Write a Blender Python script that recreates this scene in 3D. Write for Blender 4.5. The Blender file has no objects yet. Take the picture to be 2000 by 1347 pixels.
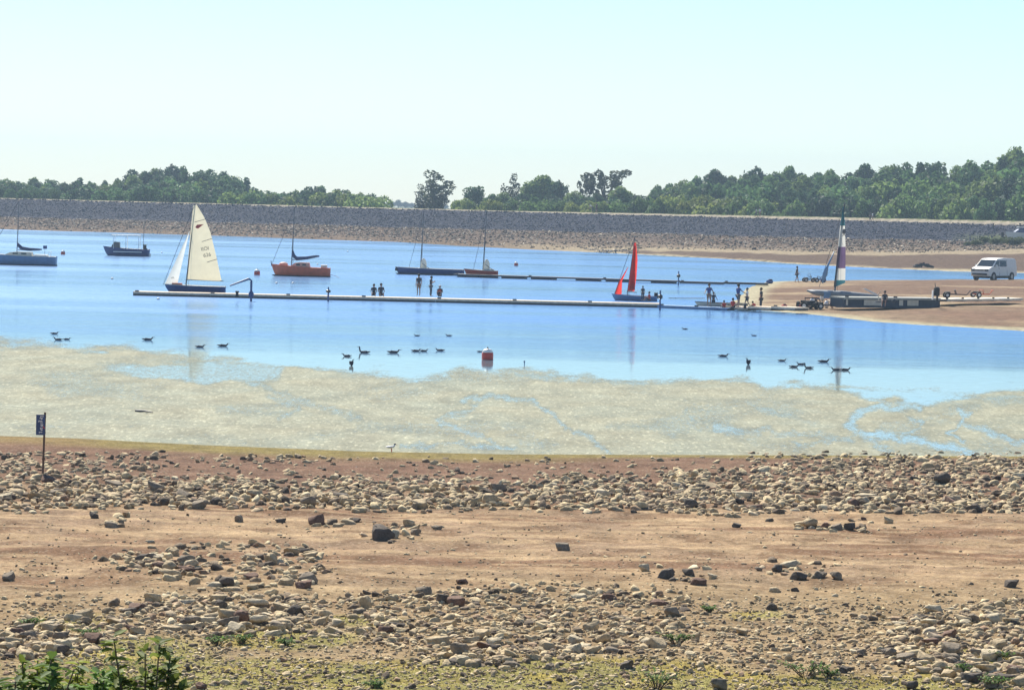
import bpy, bmesh, math, random
import numpy as np
from mathutils import Matrix, Vector
R = math.radians
random.seed(7); rng = np.random.default_rng(7)
S = bpy.context.scene; C = S.collection
# ---------------------------------------------------------------- camera
H = 7.8; F = 6000.0; CX, CY = 1000.0, 673.5; ROLL = 0.024
PITCH = math.atan((CY-397.0)/F)
cd = bpy.data.cameras.new('camera'); cam = bpy.data.objects.new('camera', cd); C.objects.link(cam)
cd.sensor_width = 36.0; cd.lens = F/2000*36.0; cd.clip_start = 0.5; cd.clip_end = 20000
RM = Matrix.Rotation(math.pi/2-PITCH, 3, 'X') @ Matrix.Rotation(ROLL, 3, 'Z')
cam.matrix_world = Matrix.Translation((0, 0, H)) @ RM.to_4x4()
S.camera = cam
RN = np.array(RM)
# ---------------------------------------------------------------- sky, sun, exposure
W = bpy.data.worlds.new('World'); S.world = W; W.use_nodes = True
wn = W.node_tree.nodes; wl = W.node_tree.links; wn.clear()
SUN_EL, SUN_AZ = 43, -18          # azimuth from +Y (view direction), negative = left
sky = wn.new('ShaderNodeTexSky'); sky.sky_type = 'NISHITA'; sky.sun_disc = False
sky.sun_elevation = R(SUN_EL); sky.sun_rotation = R(SUN_AZ)
sky.air_density = 1.0; sky.dust_density = 0.15; sky.ozone_density = 4.0; sky.altitude = 50
bg = wn.new('ShaderNodeBackground'); bg.inputs['Strength'].default_value = 0.068
wo = wn.new('ShaderNodeOutputWorld')
wb_ = wn.new('ShaderNodeVectorMath'); wb_.operation = 'MULTIPLY'; wb_.inputs[1].default_value = (.90, .985, 1.06)   # the camera's cool white balance
wl.new(sky.outputs[0], wb_.inputs[0]); wl.new(wb_.outputs[0], bg.inputs[0]); wl.new(bg.outputs[0], wo.inputs[0])
sl = bpy.data.lights.new('sun', 'SUN'); sl.energy = 5.0; sl.angle = R(0.5); sl.color = (1.0, .93, .82)
so = bpy.data.objects.new('sun', sl); C.objects.link(so)
sdir = Vector((math.sin(R(SUN_AZ))*math.cos(R(SUN_EL)), math.cos(R(SUN_AZ))*math.cos(R(SUN_EL)), math.sin(R(SUN_EL))))
so.rotation_euler = sdir.to_track_quat('Z', 'Y').to_euler()
S.view_settings.view_transform = 'Standard'; S.view_settings.look = 'None'
S.view_settings.exposure = 0.92; S.view_settings.gamma = 1.0
# ---------------------------------------------------------------- helpers
def rays(px, py):
    px = np.asarray(px, float); py = np.asarray(py, float)
    v = np.stack([(px-CX)/F, -(py-CY)/F, -np.ones_like(px)], -1)
    return v @ RN.T
def unproj(px, py, z=0.0):
    r = rays(px, py); t = (z-H)/r[..., 2]
    return r[..., 0]*t, r[..., 1]*t
def at_y(px, py, Y):
    r = rays(px, py); t = Y/r[..., 1]
    return Vector((float(r[..., 0]*t), Y, float(H+r[..., 2]*t)))
def project(x, y, z):
    v = np.stack([x, y, z-H], -1) @ RN
    w = -v[..., 2]; w = np.where(w > 1e-3, w, 1e-3)
    return CX+F*v[..., 0]/w, CY-F*v[..., 1]/w
def hsh(i, j, s):
    v = np.sin(i*127.1+j*311.7+s*74.7)*43758.5453
    return v-np.floor(v)
def vnoise(x, y, s=0):
    xi = np.floor(x); yi = np.floor(y); fx = x-xi; fy = y-yi
    fx = fx*fx*(3-2*fx); fy = fy*fy*(3-2*fy)
    a = hsh(xi, yi, s); b = hsh(xi+1, yi, s); c = hsh(xi, yi+1, s); d = hsh(xi+1, yi+1, s)
    return a+(b-a)*fx+(c-a)*fy+(a-b-c+d)*fx*fy
def fbm(x, y, s=0, o=4):
    t = 0; a = .5; n = 0
    for k in range(o):
        t = t+a*vnoise(x*2**k, y*2**k, s+k*13); n += a; a *= .5
    return t/n
def sstep(a, b, x):
    t = np.clip((x-a)/(b-a), 0, 1); return t*t*(3-2*t)
def poly_sd(px, py, P):      # signed distance, positive inside
    P = np.asarray(P, float); d = np.full(np.shape(px), 1e18); ins = np.zeros(np.shape(px), bool)
    for k in range(len(P)):
        ax, ay = P[k]; bx, by = P[(k+1) % len(P)]
        ex, ey = bx-ax, by-ay; wx, wy = px-ax, py-ay
        t = np.clip((wx*ex+wy*ey)/(ex*ex+ey*ey+1e-9), 0, 1)
        d = np.minimum(d, (wx-ex*t)**2+(wy-ey*t)**2)
        c = ((ay <= py) != (by <= py)) & (px < (bx-ax)*(py-ay)/(by-ay+1e-12)+ax)
        ins ^= c
    d = np.sqrt(d); return np.where(ins, d, -d)
def line_d(px, py, L):
    d = np.full(np.shape(px), 1e18)
    for (ax, ay), (bx, by) in zip(L[:-1], L[1:]):
        ex, ey = bx-ax, by-ay; wx, wy = px-ax, py-ay
        t = np.clip((wx*ex+wy*ey)/(ex*ex+ey*ey+1e-9), 0, 1)
        d = np.minimum(d, (wx-ex*t)**2+(wy-ey*t)**2)
    return np.sqrt(d)
def upoly(pts, z=0.0):
    x, y = unproj([p[0] for p in pts], [p[1] for p in pts], z)
    return list(zip(x.tolist(), y.tolist()))
def tag(o, label=None, cat=None, group=None, kind=None):
    if label: o['label'] = label
    if cat: o['category'] = cat
    if group: o['group'] = group
    if kind: o['kind'] = kind
    return o
def empty(name, loc=(0, 0, 0), rz=0.0):
    o = bpy.data.objects.new(name, None); C.objects.link(o); o.location = loc; o.rotation_euler = (0, 0, rz)
    o.empty_display_size = .3
    return o
def np_mesh(name, V, Fc, smooth=False):
    V = np.asarray(V, np.float32); Fc = np.asarray(Fc, np.int32)
    me = bpy.data.meshes.new(name); nf, k = Fc.shape
    me.vertices.add(len(V)); me.vertices.foreach_set('co', V.ravel())
    me.loops.add(nf*k); me.loops.foreach_set('vertex_index', Fc.ravel())
    me.polygons.add(nf); me.polygons.foreach_set('loop_start', np.arange(0, nf*k, k, dtype=np.int32))
    me.polygons.foreach_set('loop_total', np.full(nf, k, np.int32))
    me.update(calc_edges=True)
    if smooth: me.polygons.foreach_set('use_smooth', np.ones(nf, bool))
    return me
def link(name, me, mat=None, parent=None, loc=None):
    o = bpy.data.objects.new(name, me); C.objects.link(o)
    if mat and not me.materials: me.materials.append(mat)
    if parent: o.parent = parent
    if loc is not None: o.location = loc
    return o
class MB:
    def __init__(s): s.v = []; s.f = []
    def add(s, v, f):
        n = len(s.v); s.v += [tuple(p) for p in v]; s.f += [tuple(i+n for i in q) for q in f]; return s
    def box(s, c, d, rz=0.0, ry=0.0, rx=0.0):
        m = Matrix.Rotation(rz, 3, 'Z') @ Matrix.Rotation(ry, 3, 'Y') @ Matrix.Rotation(rx, 3, 'X')
        v = [m @ Vector((sx*d[0]/2, sy*d[1]/2, sz*d[2]/2))+Vector(c) for sx in (-1, 1) for sy in (-1, 1) for sz in (-1, 1)]
        return s.add(v, [(0, 1, 3, 2), (4, 6, 7, 5), (0, 4, 5, 1), (2, 3, 7, 6), (0, 2, 6, 4), (1, 5, 7, 3)])
    def tube(s, pts, r, n=8):
        pts = [Vector(p) for p in pts]; rr = r if isinstance(r, (list, tuple)) else [r]*len(pts)
        v = []; f = []
        for i, p in enumerate(pts):
            a = pts[max(i-1, 0)]; b = pts[min(i+1, len(pts)-1)]; t = (b-a).normalized()
            u = t.cross(Vector((0, 0, 1)) if abs(t.z) < .9 else Vector((1, 0, 0))).normalized(); w = t.cross(u)
            for k in range(n):
                an = 2*math.pi*k/n; v.append(p+(u*math.cos(an)+w*math.sin(an))*rr[i])
        for i in range(len(pts)-1):
            for k in range(n):
                f.append((i*n+k, i*n+(k+1) % n, (i+1)*n+(k+1) % n, (i+1)*n+k))
        f.append(tuple(range(n-1, -1, -1))); f.append(tuple((len(pts)-1)*n+k for k in range(n)))
        return s.add(v, f)
    def lathe(s, prof, n=16, c=(0, 0, 0)):      # prof: (radius, z)
        v = [(c[0]+r*math.cos(2*math.pi*k/n), c[1]+r*math.sin(2*math.pi*k/n), c[2]+z) for r, z in prof for k in range(n)]
        f = [(i*n+k, i*n+(k+1) % n, (i+1)*n+(k+1) % n, (i+1)*n+k) for i in range(len(prof)-1) for k in range(n)]
        f.append(tuple(range(n-1, -1, -1))); f.append(tuple((len(prof)-1)*n+k for k in range(n)))
        return s.add(v, f)
    def ball(s, c, r, n=12, m=8, rz=0.0):
        if not isinstance(r, (tuple, list)): r = (r, r, r)
        cz, sz = math.cos(rz), math.sin(rz); v = []; f = []
        for i in range(m+1):
            th = math.pi*i/m
            for k in range(n):
                ph = 2*math.pi*k/n
                x, y = r[0]*math.sin(th)*math.cos(ph), r[1]*math.sin(th)*math.sin(ph)
                v.append((c[0]+x*cz-y*sz, c[1]+x*sz+y*cz, c[2]+r[2]*math.cos(th)))
        for i in range(m):
            for k in range(n):
                f.append((i*n+k, (i+1)*n+k, (i+1)*n+(k+1) % n, i*n+(k+1) % n))
        return s.add(v, f)
    def prism(s, pts, y0, y1):                  # outline in XZ, extruded along Y
        n = len(pts)
        v = [(p[0], y0, p[1]) for p in pts]+[(p[0], y1, p[1]) for p in pts]
        f = [tuple(range(n)), tuple(range(2*n-1, n-1, -1))]+[(i, n+i, n+(i+1) % n, (i+1) % n) for i in range(n)]
        return s.add(v, f)
    def mesh(s, name, smooth=False):
        me = bpy.data.meshes.new(name); me.from_pydata(s.v, [], s.f); me.validate()
        bm = bmesh.new(); bm.from_mesh(me); bmesh.ops.recalc_face_normals(bm, faces=bm.faces); bm.to_mesh(me); bm.free()
        if smooth:
            for p in me.polygons: p.use_smooth = True
        return me
    def build(s, name, mat, parent=None, smooth=False, loc=None):
        return link(name, s.mesh(name, smooth), mat, parent, loc)
# ---------------------------------------------------------------- materials
def newmat(name):
    m = bpy.data.materials.new(name); m.use_nodes = True
    return m, m.node_tree.nodes, m.node_tree.links, m.node_tree.nodes['Principled BSDF']
def simple(name, col, rough=.6, var=.12, scale=8.0, metal=0.0, bump=0.0, trans=0.0):
    m, N, L, b = newmat(name)
    tc = N.new('ShaderNodeTexCoord'); no = N.new('ShaderNodeTexNoise'); no.inputs['Scale'].default_value = scale
    no.inputs['Detail'].default_value = 4
    L.new(tc.outputs['Object'], no.inputs['Vector'])
    mr = N.new('ShaderNodeMapRange'); mr.inputs[1].default_value = .3; mr.inputs[2].default_value = .7
    mr.inputs[3].default_value = 1-var; mr.inputs[4].default_value = 1+var
    L.new(no.outputs['Fac'], mr.inputs[0])
    mx = N.new('ShaderNodeVectorMath'); mx.operation = 'SCALE'; mx.inputs[0].default_value = col[:3]
    L.new(mr.outputs[0], mx.inputs['Scale']); L.new(mx.outputs[0], b.inputs['Base Color'])
    b.inputs['Roughness'].default_value = rough; b.inputs['Metallic'].default_value = metal
    if bump:
        bu = N.new('ShaderNodeBump'); bu.inputs['Strength'].default_value = bump; bu.inputs['Distance'].default_value = .03
        L.new(no.outputs['Fac'], bu.inputs['Height']); L.new(bu.outputs[0], b.inputs['Normal'])
    if trans:
        tr = N.new('ShaderNodeBsdfTranslucent'); L.new(mx.outputs[0], tr.inputs[0])
        ms = N.new('ShaderNodeMixShader'); ms.inputs[0].default_value = trans
        L.new(b.outputs[0], ms.inputs[1]); L.new(tr.outputs[0], ms.inputs[2])
        L.new(ms.outputs[0], N['Material Output'].inputs['Surface'])
    return m
def math_node(N, L, op, a, b=None, c=None):
    n = N.new('ShaderNodeMath'); n.operation = op
    for i, v in enumerate((a, b, c)):
        if v is None: continue
        if isinstance(v, (int, float)): n.inputs[i].default_value = v
        else: L.new(v, n.inputs[i])
    return n.outputs[0]
def noise(N, L, vec, scale, detail=4, rough=.5, sx=1, sy=1, sz=1):
    if (sx, sy, sz) != (1, 1, 1):
        mp = N.new('ShaderNodeMapping'); mp.inputs['Scale'].default_value = (sx, sy, sz); L.new(vec, mp.inputs[0]); vec = mp.outputs[0]
    n = N.new('ShaderNodeTexNoise'); n.inputs['Scale'].default_value = scale; n.inputs['Detail'].default_value = detail
    n.inputs['Roughness'].default_value = rough; L.new(vec, n.inputs['Vector']); return n.outputs['Fac']
def maprange(N, L, v, a, b, c, d):
    m = N.new('ShaderNodeMapRange'); L.new(v, m.inputs[0])
    for i, x in enumerate((a, b, c, d)): m.inputs[i+1].default_value = x
    return m.outputs[0]
def mixcol(N, L, fac, a, b, mode='MIX'):
    m = N.new('ShaderNodeMix'); m.data_type = 'RGBA'; m.blend_type = mode
    for idx, v in ((0, fac), (6, a), (7, b)):
        if isinstance(v, (int, float)): m.inputs[idx].default_value = v
        elif isinstance(v, (tuple, list)): m.inputs[idx].default_value = (*v[:3], 1)
        else: L.new(v, m.inputs[idx])
    return m.outputs[2]
# ---------------------------------------------------------------- terrain
shore_px = [(-300, 846), (0, 850), (150, 855), (400, 868), (700, 880), (1000, 886), (1300, 887), (1600, 888), (2000, 890), (2400, 893)]
_sx, _sy = unproj([p[0] for p in shore_px], [p[1] for p in shore_px])
spit = upoly([(1495, 551), (1530, 549), (1560, 548), (1640, 547.3), (1780, 547), (2000, 545.5), (2700, 543), (2900, 700), (2300, 668), (2000, 646),
              (1900, 640), (1800, 635), (1700, 628), (1620, 618), (1560, 612), (1500, 607), (1440, 603), (1425, 598), (1440, 588), (1450, 575), (1465, 562)])
far_px = [(-700, 440), (0, 448), (250, 455), (500, 463), (780, 473), (900, 480), (1050, 488), (1140, 492), (1250, 497), (1400, 505), (1550, 515), (1700, 523), (1850, 529), (2000, 533), (2700, 548)]
_fx, _fy = unproj([p[0] for p in far_px], [p[1] for p in far_px])
cr_px = np.array([-1200, -300, 0, 500, 1000, 1300, 1500, 2000, 2600]); cr_d = np.array([800, 745, 720, 670, 630, 615, 590, 550, 520.])
_cx = (cr_px-CX)/F*cr_d
zc_x = np.array([-400, -125, 40, 90, 400.]); zc_z = np.array([1.9, 1.9, 2.6, 3.1, 3.1])
def crest_d(x): return np.interp(x, _cx, cr_d)
def terrain(x, y):
    ds = np.interp(x, _sx, _sy)
    n1 = fbm(x*.35, y*.35, 3)-.5; n2 = fbm(x*1.6, y*1.6, 9, 3)-.5
    t = ds-y
    near = np.where(t > 0, .021*t, .03*t)
    bank = np.interp(y, [-40, 0, 12, 25, 38, 46], [6.5, 6.2, 4.9, 2.7, 1.25, 1.0])
    near = np.where(y < 38, bank, np.where(y < 46, np.interp(y, [38, 46], [0, 1])*near+(1-np.interp(y, [38, 46], [0, 1]))*bank, near))
    near = near+(n1*.22+n2*.07)*sstep(0, 6, t)*sstep(-60, -20, -y*0+t*0+1)
    near = np.where(y > ds+3, np.maximum(near, -1.5), near)
    out = near
    m = (y > 150)
    if m.any():
        xm, ym = x[m], y[m]
        sd = poly_sd(xm, ym, spit)+(fbm(xm*.12, ym*.05, 21)-.5)*2
        sp = np.where(sd > 0, np.minimum(.035*sd, .55+.1*(fbm(xm*.1, ym*.05, 5)-.5)), np.maximum(.06*sd, -1.5))
        sp = sp+np.where(sd > 1, (fbm(xm*.25, ym*.12, 8)-.5)*.16, 0)
        dc = crest_d(xm); db = dc-16; zb = np.interp(xm, zc_x, zc_z)
        df = np.interp(xm, _fx, _fy)+(fbm(xm*.1, ym*0, 31)-.5)*8
        u = (ym-df)
        fb = np.where(u < 0, np.maximum(.04*u, -1.5), zb*np.clip(u/np.maximum(db-df, 5), 0, 1)**.85)
        face = zb+(6.0-zb)*(ym-db)/16
        rise = np.interp(xm, [-150, 0, 60, 100], [.12, .2, .6, .8])
        e = ym-dc
        top = 6.0+rise*np.clip((e-1)/3, 0, 1)
        back = np.maximum(6.0+rise-.35*(e-10), 2.5+np.interp(xm, [30, 110], [0, 3.5])*sstep(10, 60, e))
        fb = np.where(ym > db, face, fb); fb = np.where(e > 0, top, fb); fb = np.where(e > 10, back, fb)
        fb = fb+np.where(u > 2, (fbm(xm*.3, ym*.2, 17)-.5)*np.where(e > 0, .12, .5), 0)
        out = out.copy(); out[m] = np.maximum(np.maximum(near[m], sp), fb)
    return out
def ground_at(px, py, z0=0.3, it=25):
    px = np.atleast_1d(np.asarray(px, float)); py = np.atleast_1d(np.asarray(py, float))
    z = np.full(px.shape, z0)
    for _ in range(it):
        x, y = unproj(px, py, z); z = .5*z+.5*terrain(x, y)
    x, y = unproj(px, py, z)
    return x, y, terrain(x, y)
def G(px, py, z0=.3):       # first hit of the photo's ray with the terrain
    r = rays(px, py); Y = np.concatenate([np.arange(30, 130, .1), np.arange(130, 460, .4), np.arange(460, 900, .5)]); t = Y/r[1]
    X = r[0]*t; Z = H+r[2]*t; T = np.maximum(terrain(X, Y), 0); k = int(np.argmax(T >= Z)); return Vector((float(X[k]), float(Y[k]), float(T[k])))
def Wp(px, py, z=0.0):
    x, y = unproj(px, py, z); return Vector((float(x), float(y), z))
rows = np.concatenate([np.arange(-40, 38, 2.), np.arange(38, 104, .3), np.arange(104, 185, 5.), np.arange(185, 340, 1.2),
                       np.arange(340, 500, 3.), np.arange(500, 660, 1.6), np.arange(660, 800, 2.5), 800*1.12**np.arange(0, 11)])
nc = 300; u = np.linspace(-1, 1, nc)
hw = np.maximum(rows, 0)*.20+14
hw = np.where(rows > 800, 174+(rows-800)*.8, hw)
GX = u[None, :]*hw[:, None]; GY = np.repeat(rows[:, None], nc, 1)
GZ = terrain(GX.ravel(), GY.ravel()).reshape(GX.shape)
nr = len(rows); idx = np.arange(nr*nc).reshape(nr, nc)
Fq = np.stack([idx[:-1, :-1], idx[:-1, 1:], idx[1:, 1:], idx[1:, :-1]], -1).reshape(-1, 4)
gm = np_mesh('ground', np.stack([GX, GY, GZ], -1).reshape(-1, 3), Fq, True)
# zone colours: the soil's own colours (mud, tan earth, algae, sand, turf), dam stone with shade painted in
x, y, z = GX.ravel(), GY.ravel(), GZ.ravel()
px, py = project(x, y, z)
ds = np.interp(x, _sx, _sy); t = ds-y
wob = (fbm(x*.25, y*.25, 41)-.5)
col = np.zeros((len(x), 3)); col[:] = (.285, .195, .12)                      # tan soil
def lay(mask, c):
    global col
    mask = np.clip(mask, 0, 1)[:, None]; col = col*(1-mask)+np.array(c)*mask
near = y < 150
w2 = fbm(x*.5, y*.5, 51); w3 = fbm(x*1.5, y*1.1, 61)
lay(sstep(.40, .58, w2)*.75*near, (.37, .255, .145)); w4 = fbm(x*.12, y*.55, 55)
lay(sstep(.48, .62, w4)*.8*near, (.20, .112, .064)); lay(sstep(.5, .64, w3)*.7*near, (.17, .10, .055)); lay(sstep(.56, .64, fbm(x*.5, y*3.0, 57))*.7*near, (.46, .33, .19))
red = sstep(22, 15, t+wob*6)*near; lay(red*.85, (.17, .098, .066))            # reddish mud above the water
fr = sstep(5.5+2*wob, 2, t)*sstep(1300, 900, px)+sstep(2.4+2*wob, .8, t)
lay(fr*near, (.22, .175, .06))                                                # olive weed fringe
lay(sstep(6, 3, t)*sstep(250, 100, px)*near*.6, (.24, .155, .07))
gravel = sstep(1090, 1200, py+wob*120)*near; lay(gravel*.55, (.31, .235, .125))
def blob(cx, cy, rx, ry): return sstep(1.15, .6, np.sqrt(((px-cx)/rx)**2+((py-cy)/ry)**2)+wob*1.6)
gr = np.zeros(len(x))
for b in [(260, 1285, 190, 45), (480, 1320, 300, 40), (750, 1325, 260, 38), (1130, 1320, 230, 30), (1300, 1340, 240, 25), (1760, 1345, 330, 22), (130, 1215, 130, 25), (560, 1250, 130, 22), (700, 1210, 90, 14), (1480, 1200, 90, 14), (1900, 1300, 120, 40)]:
    gr = np.maximum(gr, blob(*b))
gr *= near; lay(gr*.85, (.26, .235, .07)); lay(gr*sstep(.5, .65, w3)*.7, (.36, .27, .07))
lay(sstep(46, 36, y), (.16, .17, .05))
sdp = np.full(len(x), -99.); mm = (y > 185) & (y < 520); sdp[mm] = poly_sd(x[mm], y[mm], spit)
spm = (y > 185) & (sdp > -12) & (y < 420)
n5 = fbm(x*.06, y*.03, 71)
lay(spm*1., (.24, .17, .11)); lay(spm*sstep(.42, .58, n5)*.85, (.17, .105, .07))
lay(spm*sstep(.52, .7, fbm(x*.08, y*.11, 73)), (.34, .255, .16))
lay(spm*sstep(3, 1, sdp), (.42, .38, .25))
lowr = spm*sstep(600, 612, py)*sstep(1600, 1800, px)*sstep(5, 10, sdp); lay(lowr*.8, (.19, .115, .078))
dc = crest_d(x); df = np.interp(x, _fx, _fy); u2 = y-df; e = y-dc
fm = (y > 380) & (u2 > -6) & ~spm
lay(fm*1., (.115, .078, .055))
right = sstep(900, 1150, px)
bw = np.interp(px, [1150, 1300, 1500, 2000], [0, 14, 34, 68]); lay(fm*right*sstep(24, 14, u2-bw), (.38, .31, .19)); lay(fm*right*sstep(60, 26, u2-bw)*.5, (.27, .21, .14))
lay(fm*sstep(1150, 1260, px)*sstep(4, 0, u2-bw+wob*6)*sstep(2, 5, u2)*.95, (.105, .066, .045))
lay(fm*sstep(1000, 1200, px)*sstep(2.5, 1., u2), (.45, .39, .25)); lay(fm*sstep(25, 5, u2)*(1-right)*.5, (.20, .14, .09))
stone = fm*sstep(-19, -16, e)*(e < 1.0); lay(stone, (.03, .036, .06))  # dark blue puts the shade of the dam face into its colour
lay((y > 400)*sstep(.6, 1.4, e)*(e <= 4.3), (.38, .33, .24)); lay((y > 400)*(e > 4.3), (.13, .15, .055))
lay(fm*sstep(1840, 1960, px)*sstep(-25, -17, e)*sstep(-7, -12, e), (.12, .15, .05))
under = (z < -.03); lay(under*1., (.12, .11, .06))
ca = gm.color_attributes.new('zone', 'FLOAT_COLOR', 'POINT')
ca.data.foreach_set('color', np.concatenate([col*.85, np.ones((len(x), 1))], 1).astype(np.float32).ravel())
m, N, L, b = newmat('ground_soil')
at = N.new('ShaderNodeAttribute'); at.attribute_name = 'zone'; tc = N.new('ShaderNodeTexCoord'); V = tc.outputs['Object']
n1 = noise(N, L, V, 1.3, 6, .6, 1, .7, 1); n2 = noise(N, L, V, 9, 5, .65); n3 = noise(N, L, V, 34, 3, .6)
a1 = maprange(N, L, n1, .3, .7, .68, 1.32); a2 = maprange(N, L, n2, .3, .7, .6, 1.4); a3 = maprange(N, L, n3, .35, .65, .75, 1.25)
k = math_node(N, L, 'MULTIPLY', math_node(N, L, 'MULTIPLY', a1, a2), a3)
sc = N.new('ShaderNodeVectorMath'); sc.operation = 'SCALE'; L.new(at.outputs['Color'], sc.inputs[0]); L.new(k, sc.inputs['Scale'])
vo = N.new('ShaderNodeTexVoronoi'); vo.inputs['Scale'].default_value = 7; L.new(V, vo.inputs['Vector'])
sp = maprange(N, L, vo.outputs['Distance'], .12, .3, .6, 0.)
co = mixcol(N, L, sp, sc.outputs[0], (.42, .34, .24))
L.new(co, b.inputs['Base Color']); b.inputs['Roughness'].default_value = .95; b.inputs['Specular IOR Level'].default_value = .04
bu = N.new('ShaderNodeBump'); bu.inputs['Strength'].default_value = .8; bu.inputs['Distance'].default_value = .05
L.new(math_node(N, L, 'ADD', n2, math_node(N, L, 'MULTIPLY', n3, .5)), bu.inputs['Height']); L.new(bu.outputs[0], b.inputs['Normal'])
ground = link('ground', gm, m); tag(ground, kind='structure')
# ---------------------------------------------------------------- water
wm = MB().add([(-60, 60, 0), (60, 60, 0), (300, 900, 0), (-300, 900, 0)], [(0, 1, 2, 3)]).mesh('water')
m, N, L, b = newmat('lake_water')
N.remove(b)
geo = N.new('ShaderNodeNewGeometry'); V = geo.outputs['Position']
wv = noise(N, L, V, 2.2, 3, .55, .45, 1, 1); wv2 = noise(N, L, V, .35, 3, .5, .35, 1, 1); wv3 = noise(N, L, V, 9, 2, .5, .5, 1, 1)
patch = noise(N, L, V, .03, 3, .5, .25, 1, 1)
sepx = N.new('ShaderNodeSeparateXYZ'); L.new(V, sepx.inputs[0])
# wind: ruffled far out, nearly still in the sheltered strip before the weed
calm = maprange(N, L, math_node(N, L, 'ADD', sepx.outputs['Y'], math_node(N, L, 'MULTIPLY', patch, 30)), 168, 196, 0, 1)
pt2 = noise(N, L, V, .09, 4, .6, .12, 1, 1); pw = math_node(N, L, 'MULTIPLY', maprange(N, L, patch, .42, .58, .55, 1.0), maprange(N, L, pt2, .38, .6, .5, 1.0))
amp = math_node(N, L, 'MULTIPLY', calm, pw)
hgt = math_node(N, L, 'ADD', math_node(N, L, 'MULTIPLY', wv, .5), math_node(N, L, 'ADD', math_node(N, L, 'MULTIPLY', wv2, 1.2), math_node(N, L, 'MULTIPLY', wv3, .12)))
bu = N.new('ShaderNodeBump'); bu.inputs['Distance'].default_value = .12
L.new(math_node(N, L, 'ADD', math_node(N, L, 'MULTIPLY', amp, .75), .025), bu.inputs['Strength']); L.new(hgt, bu.inputs['Height'])
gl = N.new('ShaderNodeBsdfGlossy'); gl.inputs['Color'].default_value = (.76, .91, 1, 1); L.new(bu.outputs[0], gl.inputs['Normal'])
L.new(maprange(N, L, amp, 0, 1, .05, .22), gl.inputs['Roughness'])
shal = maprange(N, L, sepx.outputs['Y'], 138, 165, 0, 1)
df_ = N.new('ShaderNodeBsdfDiffuse'); L.new(mixcol(N, L, amp, mixcol(N, L, shal, (.20, .235, .22), (.07, .16, .27)), (.022, .125, .37)), df_.inputs['Color'])  # pale inshore diffuse colour stands in for reflected white sky
ms = N.new('ShaderNodeMixShader'); L.new(math_node(N, L, 'ADD', maprange(N, L, amp, 0, 1, .72, .29), math_node(N, L, 'MULTIPLY', math_node(N, L, 'SUBTRACT', noise(N, L, V, 3.2, 4, .65, .35, 1, 1), .5), .5)), ms.inputs[0])  # noise in the mix paints in the reflections of tilted ripples
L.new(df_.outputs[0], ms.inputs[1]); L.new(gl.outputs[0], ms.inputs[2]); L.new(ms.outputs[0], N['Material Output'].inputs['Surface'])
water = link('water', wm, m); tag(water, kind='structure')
# ---------------------------------------------------------------- floating weed mat
mpx, mpy = np.meshgrid(np.linspace(-120, 2120, 640), np.concatenate([np.linspace(655, 760, 150), np.linspace(760.5, 898, 170)]))
mx, my = unproj(mpx, mpy)
edge = np.interp(mpx, [-120, 0, 150, 280, 420, 520, 620, 720, 800, 870, 950, 1020, 1100, 1200, 1300, 1400, 1500, 1600, 1700, 1850, 2000, 2120],
                 [664, 664, 671, 677, 690, 712, 720, 724, 732, 724, 716, 715, 733, 741, 737, 739, 745, 748, 760, 768, 758, 758])
wb = (fbm(mpx*.02, mpy*.09, 5)-.5)
cov = sstep(-7, 16, mpy-edge+wb*34)
for L_, wd, st in [([(1790, 795), (1700, 797), (1660, 812), (1655, 828), (1680, 845), (1760, 858), (1850, 872), (1900, 890)], 15, .95),
               ([(1655, 828), (1672, 850), (1740, 880)], 11, .6), ([(1868, 800), (1885, 815), (1870, 830), (1850, 842), (1880, 858)], 8, .85),
               ([(1745, 858), (1790, 840), (1800, 825), (1770, 812)], 6, .6), ([(1880, 830), (1950, 850), (2010, 870)], 10, .7),
               ([(910, 782), (960, 770), (1030, 782), (1080, 808), (1105, 832)], 9, .75), ([(858, 832), (880, 812), (930, 790)], 8, .6), ([(862, 824), (905, 840), (960, 858)], 9, .6),
               ([(1105, 832), (1150, 855), (1190, 885)], 9, .6), ([(500, 745), (560, 775), (640, 800), (700, 815)], 14, .5), ([(540, 820), (580, 795), (520, 770)], 9, .5),
               ([(1400, 835), (1500, 842), (1600, 850), (1660, 862)], 12, .55), ([(1330, 800), (1345, 820)], 8, .4), ([(1460, 790), (1600, 830)], 10, .35),
               ([(1680, 850), (1620, 862), (1560, 870)], 7, .5), ([(780, 872), (900, 868), (1010, 878)], 9, .6), ([(950, 720), (1100, 742), (1250, 745)], 8, .5)]:
    d = line_d(mpx+34*(fbm(mpx*.03, mpy*.06, 77)-.5), (mpy+18*(fbm(mpx*.05, mpy*.05, 78)-.5)), L_)
    cov = np.minimum(cov, 1-st*.72*sstep(wd*.95, wd*.12, d+wd*.9*(fbm(mpx*.04, mpy*.12, 79, 4)-.5)))
for P_, s_ in [([(190, 712), (440, 703), (560, 716), (545, 745), (400, 752), (280, 738)], .65), ([(1610, 757), (1850, 762), (1910, 774), (1810, 787), (1660, 776)], .95), ([(1900, 775), (2120, 768), (2120, 790), (1950, 790)], .35)]:
    sdm = poly_sd(mpx, mpy+wb*25, P_); cov = np.minimum(cov, 1-s_*sstep(-6, 8, sdm))
cov = cov*(1-.28*sstep(.45, .75, fbm(mpx*.008, mpy*.03, 90)))
nr2, nc2 = mpx.shape; idx = np.arange(nr2*nc2).reshape(nr2, nc2)
Fq = np.stack([idx[1:, :-1], idx[1:, 1:], idx[:-1, 1:], idx[:-1, :-1]], -1).reshape(-1, 4)
keep = cov.ravel()[Fq].max(1) > .05
keep &= ((mpx.ravel()[Fq].min(1) > -9e9))
hz = np.full(mx.shape, .005)
am = np_mesh('weed_mat', np.stack([mx, my, hz], -1).reshape(-1, 3), Fq[keep], True)
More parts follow.
